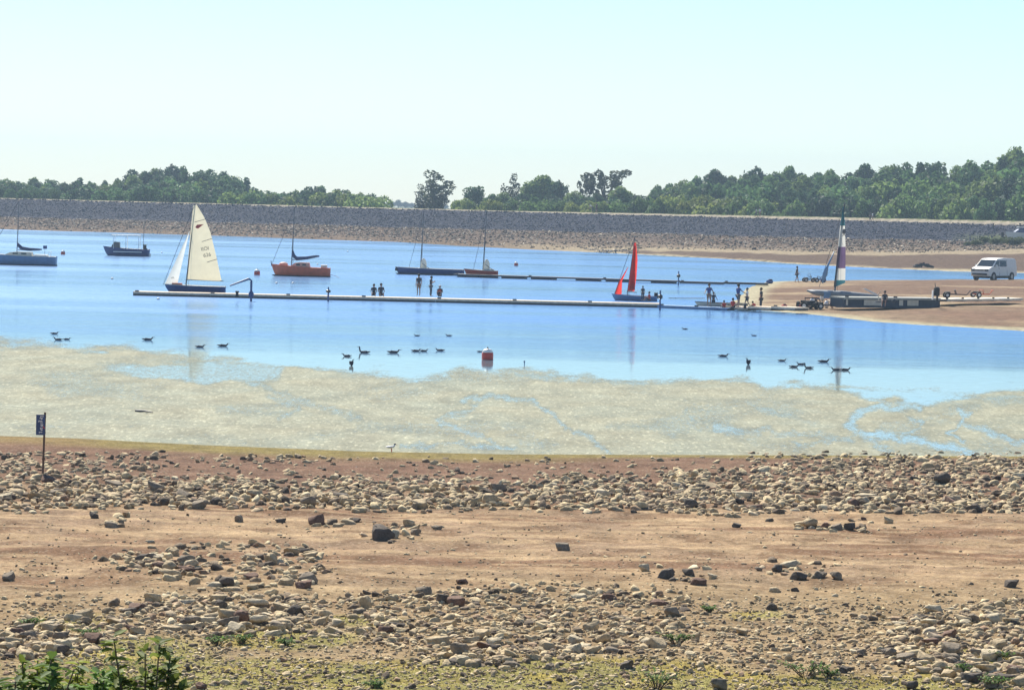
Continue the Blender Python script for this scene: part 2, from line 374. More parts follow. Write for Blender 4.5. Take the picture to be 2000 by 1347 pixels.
fa = am.attributes.new('cover', 'FLOAT', 'POINT'); fa.data.foreach_set('value', cov.astype(np.float32).ravel())
m, N, L, b = newmat('floating_weed')
geo = N.new('ShaderNodeNewGeometry'); V = geo.outputs['Position']
at = N.new('ShaderNodeAttribute'); at.attribute_name = 'cover'
nA = noise(N, L, V, 3.5, 5, .7, 1, .3, 1); nB = noise(N, L, V, .25, 4, .6, 1, .6, 1); nC = noise(N, L, V, 6, 3, .6, 1, .22, 1); nD = noise(N, L, V, 9, 3, .7, .8, .3, 1)
c1 = mixcol(N, L, maprange(N, L, nB, .35, .65, 0, 1), (.26, .275, .21), (.295, .285, .20))
c1 = mixcol(N, L, maprange(N, L, nA, .48, .64, 0, .6), c1, (.165, .17, .12))
c1 = mixcol(N, L, maprange(N, L, nC, .56, .66, 0, .7), c1, (.50, .49, .35))
nE = noise(N, L, V, .7, 5, .65, 1, .35, 1); vv = N.new('ShaderNodeVectorMath'); vv.operation = 'SCALE'; L.new(c1, vv.inputs[0]); L.new(maprange(N, L, nE, .32, .68, .78, 1.2), vv.inputs['Scale']); c1 = vv.outputs[0]
L.new(c1, b.inputs['Base Color']); b.inputs['Roughness'].default_value = .9; b.inputs['Specular IOR Level'].default_value = .08
bu = N.new('ShaderNodeBump'); bu.inputs['Strength'].default_value = .5; bu.inputs['Distance'].default_value = .03
L.new(nA, bu.inputs['Height']); L.new(bu.outputs[0], b.inputs['Normal'])
tr = N.new('ShaderNodeBsdfTransparent'); ms = N.new('ShaderNodeMixShader')
fac = maprange(N, L, math_node(N, L, 'ADD', math_node(N, L, 'ADD', at.outputs['Fac'], math_node(N, L, 'MULTIPLY', math_node(N, L, 'SUBTRACT', nA, .5), 1.1)), math_node(N, L, 'MULTIPLY', math_node(N, L, 'SUBTRACT', nD, .5), 1.3)), .12, 1.0, 0, .97)
L.new(fac, ms.inputs[0]); L.new(tr.outputs[0], ms.inputs[1]); L.new(b.outputs[0], ms.inputs[2]); L.new(ms.outputs[0], N['Material Output'].inputs['Surface'])
weed = link('floating_weed', am, m); tag(weed, 'pale olive mat of floating pondweed between the lake and the stony shore', 'pondweed', kind='stuff')
# ---------------------------------------------------------------- stones
def rock_proto(seed, sub):
    r = np.random.default_rng(seed)
    bm = bmesh.new(); bmesh.ops.create_icosphere(bm, subdivisions=sub, radius=1.0)
    V = np.array([v.co[:] for v in bm.verts]); Fc = np.array([[v.index for v in f.verts] for f in bm.faces]); bm.free()
    for _ in range(13):
        n = r.normal(size=3); n[2] *= .8; n /= np.linalg.norm(n); d = r.uniform(.42, .85)
        q = V@n; V = V-np.where(q > d, q-d, 0)[:, None]*n
    n = np.array([r.normal()*.18, r.normal()*.18, 1]); n /= np.linalg.norm(n); q = V@n; d = r.uniform(.38, .6); V = V-np.where(q > d, q-d, 0)[:, None]*n
    V = V+r.normal(size=V.shape)*.02
    V[:, 2] -= V[:, 2].min()*.55
    return V*np.array([1, r.uniform(.6, .85), r.uniform(.55, .75)]), Fc
P_BIG = [rock_proto(100+i, 3) for i in range(10)]
P_MED = [rock_proto(200+i, 2) for i in range(10)]
P_TINY = [rock_proto(300+i, 1) for i in range(8)]
def scatter(name, protos, X, Y, Z, size, flat, mat, tilt=.35):
    n = len(X); pid = rng.integers(0, len(protos), n); Vs = []; Fs = []; off = 0
    for k, (V, Fc) in enumerate(protos):
        s = np.where(pid == k)[0]
        if not len(s): continue
        a = rng.uniform(0, 2*math.pi, len(s)); b = rng.normal(0, tilt, len(s)); c = rng.normal(0, tilt, len(s))
        ca, sa, cb, sb, cc, sc_ = np.cos(a), np.sin(a), np.cos(b), np.sin(b), np.cos(c), np.sin(c)
        sz = size[s][:, None, None]*np.array([1, 1, 1.])
        v = V[None]*sz; v[..., 2] *= flat[s][:, None]
        x0, y0, z0 = v[..., 0], v[..., 1], v[..., 2]
        y1 = y0*cb[:, None]-z0*sb[:, None]; z1 = y0*sb[:, None]+z0*cb[:, None]
        x2 = x0*cc[:, None]+z1*sc_[:, None]; z2 = -x0*sc_[:, None]+z1*cc[:, None]
        x3 = x2*ca[:, None]-y1*sa[:, None]; y3 = x2*sa[:, None]+y1*ca[:, None]
        W_ = np.stack([x3+X[s][:, None], y3+Y[s][:, None], z2+Z[s][:, None]], -1)
        Vs.append(W_.reshape(-1, 3)); m_ = V.shape[0]
        Fs.append((Fc[None]+(np.arange(len(s))*m_)[:, None, None]+off).reshape(-1, 3)); off += m_*len(s)
    return link(name, np_mesh(name, np.concatenate(Vs), np.concatenate(Fs)), mat)
def stone_mat(name, ramp, objcol=False, bump=.5):
    m, N, L, b = newmat(name); geo = N.new('ShaderNodeNewGeometry')
    r = N.new('ShaderNodeValToRGB'); els = r.color_ramp.elements
    while len(els) < len(ramp): els.new(.5)
    for e_, (p_, c_) in zip(els, ramp): e_.position = p_; e_.color = (*c_, 1)
    L.new(geo.outputs['Random Per Island'], r.inputs[0]); base = r.outputs[0]
    if objcol:
        oi = N.new('ShaderNodeObjectInfo'); base = oi.outputs['Color']
    V = geo.outputs['Position']; n_ = noise(N, L, V, 7, 5, .65); n2_ = noise(N, L, V, 30, 3, .6)
    k_ = math_node(N, L, 'MULTIPLY', maprange(N, L, n_, .3, .7, .65, 1.3), maprange(N, L, n2_, .3, .7, .8, 1.2))
    s_ = N.new('ShaderNodeVectorMath'); s_.operation = 'SCALE'; L.new(base, s_.inputs[0]); L.new(k_, s_.inputs['Scale'])
    L.new(s_.outputs[0], b.inputs['Base Color']); b.inputs['Roughness'].default_value = .92; b.inputs['Specular IOR Level'].default_value = .2
    bu_ = N.new('ShaderNodeBump'); bu_.inputs['Strength'].default_value = bump; bu_.inputs['Distance'].default_value = .03
    L.new(n2_, bu_.inputs['Height']); L.new(bu_.outputs[0], b.inputs['Normal']); return m
near_ramp = [(0, (.09, .068, .05)), (.18, (.24, .18, .115)), (.4, (.46, .36, .21)), (.75, (.60, .48, .28)), (.9, (.30, .19, .115)), (1, (.68, .58, .37))]
M_stone = stone_mat('shore_stone', near_ramp)
M_big = stone_mat('boulder_stone', near_ramp, True)
M_rip = stone_mat('dam_stone', [(0, (.016, .022, .042)), (.5, (.034, .042, .072)), (.95, (.07, .07, .095)), (1, (.26, .26, .28))])  # darkened and blued to hold the shade of the slope
M_beach = stone_mat('beach_stone', [(0, (.04, .03, .026)), (.4, (.10, .075, .055)), (.75, (.24, .18, .125)), (1, (.62, .53, .40))])
def samp_poly(P, n):
    P = np.array(P, float); lo, hi = P.min(0), P.max(0); X = []; Y = []; c = 0
    while c < n:
        q = rng.uniform(lo, hi, (n*2, 2)); k = poly_sd(q[:, 0], q[:, 1], P) > rng.normal(0, 5, len(q))
        q = q[k]; X.append(q[:, 0]); Y.append(q[:, 1]); c += len(q)
    return np.concatenate(X)[:n], np.concatenate(Y)[:n]
# pixel outlines of the stony patches, number, size range (m), clumpiness
REG = [([(0, 938), (300, 945), (500, 938), (1000, 935), (1400, 925), (1560, 905), (2010, 895), (2010, 1002), (1500, 1003), (1300, 995), (700, 997), (400, 988), (0, 998)], 6800, .12, .36, .5),
       ([(-10, 882), (330, 888), (300, 945), (-10, 945)], 340, .12, .32, .2),
       ([(300, 892), (1560, 892), (1560, 940), (300, 945)], 430, .10, .26, .55),
       ([(1450, 888), (1800, 882), (2010, 890), (2010, 925), (1480, 925)], 420, .10, .27, .3),
       ([(380, 890), (650, 892), (650, 902), (400, 905)], 40, .12, .3, 0),
       ([(180, 1085), (400, 1068), (520, 1058), (610, 1068), (640, 1115), (600, 1150), (430, 1150), (250, 1112)], 320, .12, .30, .3),
       ([(0, 1225), (300, 1168), (480, 1145), (640, 1180), (660, 1245), (400, 1240), (300, 1235), (150, 1270), (0, 1295)], 760, .09, .27, .2),
       ([(660, 1168), (1000, 1138), (1340, 1158), (1350, 1200), (1300, 1265), (1000, 1300), (880, 1300), (700, 1240)], 1500, .07, .24, .25),
       ([(1750, 1215), (1900, 1178), (2010, 1168), (2010, 1350), (1850, 1335), (1700, 1275)], 850, .08, .26, .2),
       ([(0, 1165), (2010, 1160), (2010, 1350), (0, 1350)], 3200, .06, .15, .35),
       ([(1330, 1190), (1780, 1200), (1780, 1310), (1300, 1290)], 420, .06, .17, .2),
       ([(0, 1090), (700, 1120), (1400, 1110), (2010, 1150), (2010, 1180), (0, 1190)], 500, .05, .13, .5),
       ([(0, 1000), (2010, 1003), (2010, 1110), (0, 1110)], 420, .05, .13, .4),
       ([(190, 1005), (250, 1005), (250, 1035), (195, 1035)], 7, .2, .3, 0), ([(600, 1010), (690, 1012), (690, 1032), (600, 1030)], 10, .14, .3, 0),
       ([(700, 1040), (830, 1015), (830, 1055), (710, 1060)], 22, .12, .27, 0), ([(1545, 1012), (1700, 1020), (1695, 1040), (1560, 1035)], 26, .12, .27, 0),
       ([(1300, 992), (1500, 998), (1440, 1010), (1320, 1010)], 34, .14, .3, 0), ([(1250, 1100), (1400, 1105), (1400, 1140), (1260, 1130)], 8, .1, .26, 0),
       ([(1480, 1095), (1640, 1105), (1640, 1130), (1490, 1125)], 22, .1, .27, 0), ([(330, 1330), (230, 1310), (210, 1347), (330, 1350)], 26, .06, .15, 0),
       ([(870, 1270), (1000, 1262), (1010, 1310), (880, 1310)], 26, .1, .25, 0)]
AX, AY, AS = [], [], []
for P, n, s0, s1, cl in REG:
    X, Y = samp_poly(P, n)
    if cl:
        k = rng.uniform(0, 1, n)*cl*1.6 < fbm(X*.012+7, Y*.035, 33, 3); X, Y = X[k], Y[k]
    AX.append(X); AY.append(Y); AS.append(1.34*(s0+(s1-s0)*rng.beta(1.0, 2.9, len(X))))
AX = np.concatenate(AX); AY = np.concatenate(AY); AS = np.concatenate(AS)
gx, gy, gz = ground_at(AX, AY)
HAND = [(467, 1018, 28), (550, 1019, 22), (622, 1024, 42), (660, 1028, 30), (697, 1020, 20), (218, 1030, 38), (236, 1024, 20), (183, 1012, 26), (800, 1028, 30),
        (740, 1054, 58), (770, 1050, 40), (855, 1034, 22), (812, 1044, 25), (295, 1060, 22), (1440, 1030, 22), (1503, 1018, 20), (1688, 1016, 18), (1733, 1022, 24),
        (1560, 1028, 30), (1585, 1030, 34), (1612, 1033, 30), (1637, 1035, 30), (1662, 1035, 30), (1685, 1040, 22), (1258, 1115, 28), (1303, 1130, 46), (1362, 1143, 44),
        (1345, 1123, 28), (1391, 1130, 26), (1483, 1115, 20), (1520, 1117, 34), (1545, 1108, 36), (1562, 1132, 40), (1600, 1128, 36), (1632, 1130, 28), (1512, 1156, 28),
        (1555, 1155, 22), (1975, 1147, 34), (603, 1088, 32), (560, 1230, 34), (715, 1188, 40), (892, 1185, 48), (862, 1176, 30), (1285, 1182, 48), (1308, 1202, 38),
        (1190, 1172, 38), (1073, 1306, 34), (1225, 1306, 40), (932, 1300, 26), (1680, 1278, 26), (1740, 1282, 34), (1732, 1328, 26), (1790, 1296, 32), (1650, 1312, 36),
        (1402, 1346, 42), (1940, 1210, 28), (390, 1345, 42), (310, 1335, 46), (70, 1265, 30), (120, 1275, 34), (1508, 1192, 32), (1905, 1332, 36), (1098, 1073, 36),
        (970, 1290, 28), (988, 1298, 30), (1265, 1255, 34), (1285, 1238, 24), (1360, 1250, 26), (1452, 1240, 30), (1780, 1345, 36), (1540, 1290, 24), (495, 1150, 30),
        (830, 1160, 42), (700, 1198, 30), (900, 1140, 28), (1550, 1065, 9), (1760, 1250, 26), (60, 1215, 34), (250, 1200, 34), (430, 1190, 30), (130, 1130, 12), (20, 1132, 34)]
score = np.array(AS)*F/gy*2
order = np.argsort(-score); nb = 300-len(HAND)
big = order[:nb]; rest = order[nb:]
med = rest[AS[rest] > .13]; tiny = rest[AS[rest] <= .13]
def sc_stuff(name, protos, ix, lab, zoff):
    return tag(scatter(name, protos, gx[ix], gy[ix], gz[ix]-AS[ix]*zoff+rng.uniform(0, 1, len(ix))**3*.06*((AY[ix] > 950) & (AY[ix] < 996)), AS[ix]*.62, rng.uniform(.65, 1.3, len(ix)), M_stone), lab, 'stones', kind='stuff')
sc_stuff('loose_stones', P_MED, med, 'weathered grey and sandy stones strewn in bands along the near shore', .12)
# fine gravel as well
GP = [([(0, 1180), (2010, 1175), (2010, 1352), (0, 1352)], 9000, .3), ([(0, 1060), (2010, 1090), (2010, 1180), (0, 1180)], 2200, .6), ([(0, 900), (2010, 900), (2010, 1060), (0, 1060)], 1800, .6)]
QX, QY = [], []
for P, n, cl in GP:
    X, Y = samp_poly(P, n); k = rng.uniform(0, 1, n)*cl*1.6 < fbm(X*.012+3, Y*.04, 37, 3); QX.append(X[k]); QY.append(Y[k])
QX = np.concatenate(QX); QY = np.concatenate(QY); qx, qy, qz = ground_at(QX, QY); qs = rng.uniform(.02, .055, len(qx))
scatter_x = np.concatenate([gx[tiny], qx]); scatter_y = np.concatenate([gy[tiny], qy]); scatter_s = np.concatenate([AS[tiny]*.6, qs])
scatter_z = np.concatenate([gz[tiny], qz])-scatter_s*.1
tag(scatter('gravel', P_TINY, scatter_x, scatter_y, scatter_z, scatter_s, rng.uniform(.6, 1, len(scatter_x)), M_stone), 'fine pale gravel and pebbles on the dry lake bed', 'gravel', kind='stuff')
big_me = [np_mesh('rock', V, Fc) for V, Fc in P_BIG]
for me in big_me: me.materials.append(M_big)
TONES = [('dark grey', (.12, .10, .08)), ('grey', (.24, .195, .14)), ('sandy', (.44, .345, .21)), ('pale', (.50, .42, .28)), ('reddish brown', (.17, .105, .075))]
def zone_of(px, py):
    h = ['far left', 'left', 'left of centre', 'middle', 'right of centre', 'right', 'far right'][int(np.clip(px//286, 0, 6))]
    if py < 935: return 'on red mud above the weed, %s' % h
    if py < 1008: return 'in the thick stone band, %s' % h
    if py < 1075: return 'on bare tan soil below the band, %s' % h
    if py < 1165: return 'in loose clusters on bare soil, %s' % h
    if py < 1260: return 'in the upper foreground gravel, %s' % h
    return 'among grass at the front, %s' % h
def put_rock(px, py, wpx, i, hand):
    g = G(px, py); s = wpx/2/(F/g.y)/.86
    k = i % len(big_me); o = bpy.data.objects.new('stone', big_me[k]); C.objects.link(o)
    fl = random.uniform(.95, 1.5) if hand else random.uniform(.7, 1.25)
    o.location = g+Vector((0, 0, -s*.08)); o.scale = (s, s*random.uniform(.8, 1.1), s*fl)
    o.rotation_euler = (random.gauss(0, .12), random.gauss(0, .12), random.choice([0, math.pi])+random.gauss(0, .5))
    tn, tc_ = TONES[random.choices(range(5), [3, 3, 3, 1.6, 1] if hand else [1.2, 2, 4, 3, 1])[0]]
    o.color = (*tc_, 1)
    size = 'big' if wpx > 36 else 'medium' if wpx > 25 else 'small'
    shp = 'blocky' if fl > .95 else 'angular' if fl > .75 else 'flat'
    tag(o, '%s %s %s stone %s' % (size, shp, tn, zone_of(px, py)), 'stone', 'separate stones on the near shore')
for i, (a_, b_, w_) in enumerate(HAND): put_rock(a_, b_, w_, i, True)
for i, j in enumerate(big): put_rock(float(AX[j]), float(AY[j]), float(score[j])*.62, i+3, False)
# stones of the dam face and of the rubble beach below it
n = 26000; X = rng.uniform(-150, 135, n); e_ = rng.uniform(-17.5, .4, n); Y = crest_d(X)+e_
k = np.abs(X/Y) < .185; X, Y = X[k], Y[k]
tag(scatter('dam_stones', P_TINY, X, Y, terrain(X, Y)-.05, rng.uniform(.14, .36, len(X)), rng.uniform(.6, 1, len(X)), M_rip, .6), 'blue grey rubble stones facing the slope of the long dam', 'rubble', kind='stuff')
n = 30000; X = rng.uniform(-150, 135, n); uu = rng.uniform(0, 1, n); d0 = np.interp(X, _fx, _fy); d1 = crest_d(X)-16
off = np.interp(X, [-20, 12, 25, 40, 85], [-1, 4, 22, 50, 84]); Y = d0+off+(d1-d0-off)*(uu**.75)
pxx, pyy = project(X, Y, terrain(X, Y)); k = (np.abs(X/Y) < .185) & (rng.uniform(0, 1, n) < fbm(X*.15, Y*.05, 91)*1.7)
X, Y = X[k], Y[k]
tag(scatter('beach_rubble', P_TINY, X, Y, terrain(X, Y)-.05, .18+.5*rng.beta(1.2, 4, len(X)), rng.uniform(.5, 1, len(X)), M_beach, .5), 'brown and pale rubble on the beach at the foot of the dam', 'rubble', kind='stuff')
n = 260; X, Y = samp_poly([(1145, 489), (1245, 492), (1250, 496), (1140, 493)], n); a_, b_, c_ = ground_at(X, Y)
tag(scatter('dark_shore_stones', P_TINY, a_, b_, c_, rng.uniform(.12, .3, n), rng.uniform(.6, 1.2, n), simple('wet_stone', (.03, .03, .035))), 'row of dark wet stones at the edge of the far sandy beach', 'stones', kind='stuff')
# ---------------------------------------------------------------- trees
def leaf_mat(name):
    m, N, L, b = newmat(name); oi = N.new('ShaderNodeObjectInfo'); geo = N.new('ShaderNodeNewGeometry')
    k_ = maprange(N, L, geo.outputs['Random Per Island'], 0, 1, .6, 1.45)
    s_ = N.new('ShaderNodeVectorMath'); s_.operation = 'SCALE'; L.new(oi.outputs['Color'], s_.inputs[0]); L.new(k_, s_.inputs['Scale'])
    L.new(s_.outputs[0], b.inputs['Base Color']); b.inputs['Roughness'].default_value = .7; b.inputs['Specular IOR Level'].default_value = .2
    tr_ = N.new('ShaderNodeBsdfTranslucent'); L.new(s_.outputs[0], tr_.inputs[0]); ms_ = N.new('ShaderNodeMixShader'); ms_.inputs[0].default_value = .35
    L.new(b.outputs[0], ms_.inputs[1]); L.new(tr_.outputs[0], ms_.inputs[2]); L.new(ms_.outputs[0], N['Material Output'].inputs['Surface']); return m
M_leaf = leaf_mat('tree_leaves'); M_bark = simple('bark', (.10, .08, .06), .9, .3, 3, bump=.5)
def leaf_cloud(lobes, n, ls, seed, sparse=0.0, up=.35):
    r = np.random.default_rng(seed); w = np.array([l[3]*l[3] for l in lobes]); w = w/w.sum()
    li = r.choice(len(lobes), n, p=w); Lb = np.array([[l[0], l[1], l[2], l[3], l[4]] for l in lobes])[li]
    d = r.normal(size=(n, 3)); d[:, 2] += up; d /= np.linalg.norm(d, axis=1)[:, None]
    rad = Lb[:, 3]*(1-.38*r.beta(1, 2.2, n)+.07*r.normal(size=n))
    # clumps: lump the shell outward in places
    q = d*3+Lb[:, :3]; lump = .82+.36*fbm(q[:, 0]*1.3+q[:, 2], q[:, 1]*1.3-q[:, 2]*.7, seed, 3); rad = rad*lump
    c = Lb[:, :3]+d*np.stack([rad, rad, rad*Lb[:, 4]], -1)
    nrm = d*.7+r.normal(size=(n, 3))*.6; nrm /= np.linalg.norm(nrm, axis=1)[:, None]
    t_ = np.cross(nrm, r.normal(size=(n, 3))); t_ /= np.linalg.norm(t_, axis=1)[:, None]; b_ = np.cross(nrm, t_)
    s = ls*r.uniform(.55, 1.3, n)[:, None]; a = r.uniform(.5, 1, n)[:, None]
    V = np.stack([c-t_*s-b_*s*a*.6, c+t_*s*.8-b_*s*a, c+t_*s+b_*s*a*.7, c-t_*s*.7+b_*s*a], 1).reshape(-1, 3)
    return V, np.arange(4*n).reshape(n, 4)
def tree_proto(seed, kind):
    r = random.Random(seed); lobes = []; mb = MB()
    if kind == 'dense':       # 12 m tall
        for k in range(11):
            a = r.uniform(0, 6.28); q = r.uniform(0, 2.6); z = r.uniform(3.2, 9.6); q *= 1-.06*abs(z-6)
            lobes.append((q*math.cos(a), q*math.sin(a), z, r.uniform(1.5, 2.5), r.uniform(.75, 1.05)))
        lobes.append((0, 0, 10.2, 1.7, 1.0)); lobes.append((0, 0, 6, 2.6, 1.3)); n = 3400; ls = .30; th = 7.5
    elif kind == 'pointed':
        for k in range(12):
            z = 2.5+k*.8; q = r.uniform(0, 1.3)*(1-k/14); a = r.uniform(0, 6.28)
            lobes.append((q*math.cos(a), q*math.sin(a), z, 2.2-.12*k, 1.1))
        n = 2800; ls = .28; th = 9
    elif kind == 'bush':
        for k in range(10):
            a = r.uniform(0, 6.28); q = r.uniform(0, 4.2); lobes.append((q*math.cos(a), q*math.sin(a), r.uniform(1.5, 4.4), r.uniform(1.8, 2.8), .9))
        n = 2600; ls = .33; th = 2.5
    elif kind == 'sparse':    # tall with upright tufted limbs and gaps of sky
        th = 5
        for k in range(6):
            a = k*1.05+r.uniform(-.3, .3); q = r.uniform(1.4, 3.4) if k else .3; zt = r.uniform(8.5, 11.6)
            mb.tube([(0, 0, 2.5+.3*k), (q*.5*math.cos(a), q*.5*math.sin(a), 5.5), (q*math.cos(a), q*math.sin(a), zt)], [.2, .13, .04], 5)
            for z in np.arange(4.2, zt+.4, 1.05):
                f = (z-3)/(zt-3); rr = r.uniform(.45, .95)
                lobes.append((q*f*math.cos(a)+r.uniform(-.5, .5), q*f*math.sin(a)+r.uniform(-.5, .5), z, rr, 1.1))
        lobes.append((0, 0, 2.2, 2.2, .8)); n = 1900; ls = .2
    else:                     # open spreading crown on bare limbs
        th = 6
        for k in range(9):
            a = k*.75+r.uniform(-.3, .3); q = r.uniform(1.2, 3.8); zt = r.uniform(8, 11.4)
            mb.tube([(0, 0, 5+.2*k), (q*.4*math.cos(a), q*.4*math.sin(a), 7), (q*math.cos(a), q*math.sin(a), zt)], [.2, .14, .05], 5)
            lobes.append((q*math.cos(a), q*math.sin(a), zt, r.uniform(.7, 1.2), .8)); lobes.append((q*.7*math.cos(a+.4), q*.7*math.sin(a+.4), zt-1.5, r.uniform(.4, .8), .8))
        lobes.append((0, 0, 3, 2.6, .9)); n = 1900; ls = .22
    V, Fc = leaf_cloud(lobes, n, ls, seed); crown = np_mesh('crown', V, Fc); crown.materials.append(M_leaf)
    mb.tube([(0, 0, -1), (.1, 0, th*.4), (0, .1, th)], [.42, .3, .14], 7)
    for k in range(5):
        a = r.uniform(0, 6.28); mb.tube([(0, 0, th*.45), (1.2*math.cos(a), 1.2*math.sin(a), th*.8), (2.2*math.cos(a), 2.2*math.sin(a), th*1.1)], [.16, .1, .04], 5)
    tm = mb.mesh('trunk'); tm.materials.append(M_bark); return crown, tm
PROT = {'dense': [tree_proto(s, 'dense') for s in range(5)], 'pointed': [tree_proto(20+s, 'pointed') for s in range(2)],
        'bush': [tree_proto(30+s, 'bush') for s in range(3)], 'sparse': [tree_proto(40, 'sparse')], 'open': [tree_proto(50, 'open')]}
def tree(name, kind, X, Y, ztop, wid, col, label, cat, group):
    zg = float(terrain(np.array([X]), np.array([Y]))[0]); h = ztop-zg
    cm, tm = random.choice(PROT[kind]); base_h = {'dense': 12.0, 'pointed': 12.3, 'bush': 6.4, 'sparse': 12, 'open': 12}[kind]
    o = empty(name, (X, Y, zg), random.uniform(0, 6.28)); s = h/base_h; o.scale = (s*wid, s*wid, s)
    tag(o, label, cat, group)
    c = bpy.data.objects.new('crown', cm); C.objects.link(c); c.parent = o; c.color = (*col, 1)
    t_ = bpy.data.objects.new('trunk', tm); C.objects.link(t_); t_.parent = o; return o
SKY = [(-140, 352), (0, 340), (30, 352), (70, 345), (120, 352), (150, 342), (190, 350), (230, 340), (270, 325), (330, 321), (390, 322), (440, 330), (480, 343), (500, 362), (520, 372),
       (545, 375), (580, 368), (605, 358), (640, 366), (700, 372), (735, 384), (748, 396)]
SKR = [(1262, 365), (1285, 350), (1320, 350), (1360, 331), (1410, 328), (1440, 335), (1480, 322), (1560, 325), (1640, 322), (1700, 320), (1800, 314), (1870, 307), (1940, 299), (1975, 288), (2000, 281), (2160, 262)]
MARK = [(40, 'the grey yacht'), (245, 'the canopied motorboat'), (390, 'the white-sailed dinghy'), (585, 'the red moored yacht'), (700, 'the seated pair'), (850, 'the standing pair'), (950, 'the red keelboat'),
        (1080, 'the far pontoon'), (1240, 'the red-sailed dinghy'), (1400, 'the shore group'), (1500, 'the dam walkers'), (1645, 'the striped sail'), (1800, 'the dark rubble heap'), (1940, 'the white van'), (2100, 'the right edge')]
def mark(px): return min(MARK, key=lambda m_: abs(m_[0]-px))[1]
def wood(sk, x0, x1, rows_, step, group, cols):
    xs = [p[0] for p in sk]; ys = [p[1] for p in sk]
    for ri, (dy, frac, kinds, nm, w_) in enumerate(rows_):
        p_ = x0+random.uniform(0, step/2)
        while p_ < x1:
            base = 396+.024*(p_-1000)+10
            yt = float(np.interp(p_, xs, ys)); yt = base-(base-yt)*frac*random.uniform(.86, 1.06)-(0 if ri else -2)
            Y = float(crest_d(np.array((p_-CX)/F*600)))+dy+random.uniform(-8, 8); q = at_y(p_, yt, Y)
            kd = random.choice(kinds); cn, cc = random.choice(cols)
            f_ = random.uniform(.7, 1.3); cc = tuple(v*f_ for v in cc)
            rown = ['rear', 'middle', 'front', 'lowest'][ri]
            tree('broadleaf_tree' if kd != 'bush' else 'bush', kd, q.x, q.y, max(q.z, 8.2), w_*random.uniform(.85, 1.2), cc,
                 '%s %s, %s row of the %s, above %s' % (cn, {'dense': 'round tree', 'pointed': 'narrow tree', 'bush': 'bush'}[kd], rown, nm, mark(p_)), 'tree' if kd != 'bush' else 'bush', group)
            p_ += step*random.uniform(.7, 1.3)*(1.0 if ri < 2 else .9)
DK = [('dark green', (.07, .13, .05)), ('mid green', (.10, .18, .065)), ('deep green', (.05, .095, .045)), ('olive green', (.17, .24, .07))]
LG = [('light olive', (.20, .25, .07)), ('mid green', (.12, .19, .06)), ('yellowish green', (.22, .26, .07))]
wood(SKY, -110, 515, [(150, 1.0, ['dense', 'dense', 'dense', 'dense', 'pointed'], 'left wood', 1.0), (100, .80, ['dense'], 'left wood', 1.0), (62, .55, ['dense', 'bush'], 'left wood', 1.0), (32, .36, ['bush'], 'left wood', .9)], 27, 'trees of the left wood behind the dam', DK)
wood(SKY, 525, 742, [(140, 1.0, ['dense'], 'small wood', .8), (90, .8, ['dense', 'bush'], 'small wood', .9), (40, .5, ['bush'], 'small wood', .9)], 24, 'trees of the small wood behind the dam', DK+LG[:1])
wood(SKR, 1275, 2140, [(150, 1.0, ['dense', 'dense', 'dense', 'dense', 'pointed'], 'right wood', .85), (112, .82, ['dense'], 'right wood', .85), (75, .60, ['dense', 'dense', 'bush'], 'right wood', .9), (40, .36, ['bush', 'dense'], 'right wood', .9)], 30, 'trees of the right wood behind the dam', DK+LG[1:2])
wood([(900, 398), (1120, 398), (1230, 388), (1290, 380), (1500, 392), (1700, 402)], 905, 1560, [(22, 1.0, ['bush'], 'dam scrub', .8)], 22, 'scrub bushes along the dam top', LG)
SING = [(852, 336, 'sparse', 1.9, 'tall ragged tree with gaps of sky, alone right of the gap', 60), (826, 362, 'sparse', 1.3, 'lower ragged tree beside the tall ragged one', 70),
        (935, 364, 'dense', 1.15, 'compact rounded tree right of the tall ragged tree', 70), (962, 378, 'dense', 1.0, 'small rounded tree beside the compact one', 60),
        (905, 390, 'bush', 1, 'low bush at the foot of the compact tree', 40), (1002, 342, 'sparse', .9, 'thin upright tree standing above the centre pontoon', 80), (985, 374, 'dense', .9, 'small dark tree below the thin upright tree', 60),
        (1020, 378, 'dense', 1, 'small dark tree right of the thin upright one', 60), (1062, 341, 'dense', 1.3, 'broad square-crowned tree, biggest in the middle clump', 90), (1090, 352, 'dense', .8, 'right shoulder tree of the broad square-crowned clump', 85),
        (1045, 385, 'dense', 1, 'low tree under the broad square-crowned tree', 50), (1125, 372, 'dense', 1, 'rounded tree left of the open-crowned tree', 75), (1148, 348, 'open', .6, 'slim open tree touching the wide open-crowned one', 80),
        (1184, 331, 'open', 1.35, 'wide open-crowned tree with bare limbs against the sky', 80), (1165, 378, 'dense', 1, 'rounded tree under the open crown', 60), (1212, 364, 'dense', 1.2, 'rounded tree right of the open-crowned tree', 70),
        (1008, 384, 'dense', 1.3, 'leafy tree low in the clump left of the square-crowned tree', 55), (1078, 380, 'dense', 1.3, 'leafy tree low in the clump right of the square-crowned tree', 55), (1140, 384, 'dense', 1.3, 'leafy low tree left of the trunk of the open-crowned tree', 50),
        (1240, 380, 'dense', 1, 'low tree before the gap beside the right wood', 65), (1100, 390, 'bush', 1, 'low bush in the middle of the dam trees', 40), (1080, 388, 'dense', 1, 'small tree in the middle of the dam trees', 45), (1195, 385, 'bush', 1, 'low bush below the open-crowned tree', 38)]
for p_, yt, kd, w_, lb, dy in SING:
    Y = float(crest_d(np.array((p_-CX)/F*600)))+dy; q = at_y(p_, yt, Y); cc = random.choice(DK)[1]
    if kd in ('sparse', 'open'): cc = (.06, .075, .04)
    tree('bush' if kd == 'bush' else 'broadleaf_tree', kd, q.x, q.y, q.z, w_, cc, lb, 'bush' if kd == 'bush' else 'tree', 'separate trees behind the middle of the dam')
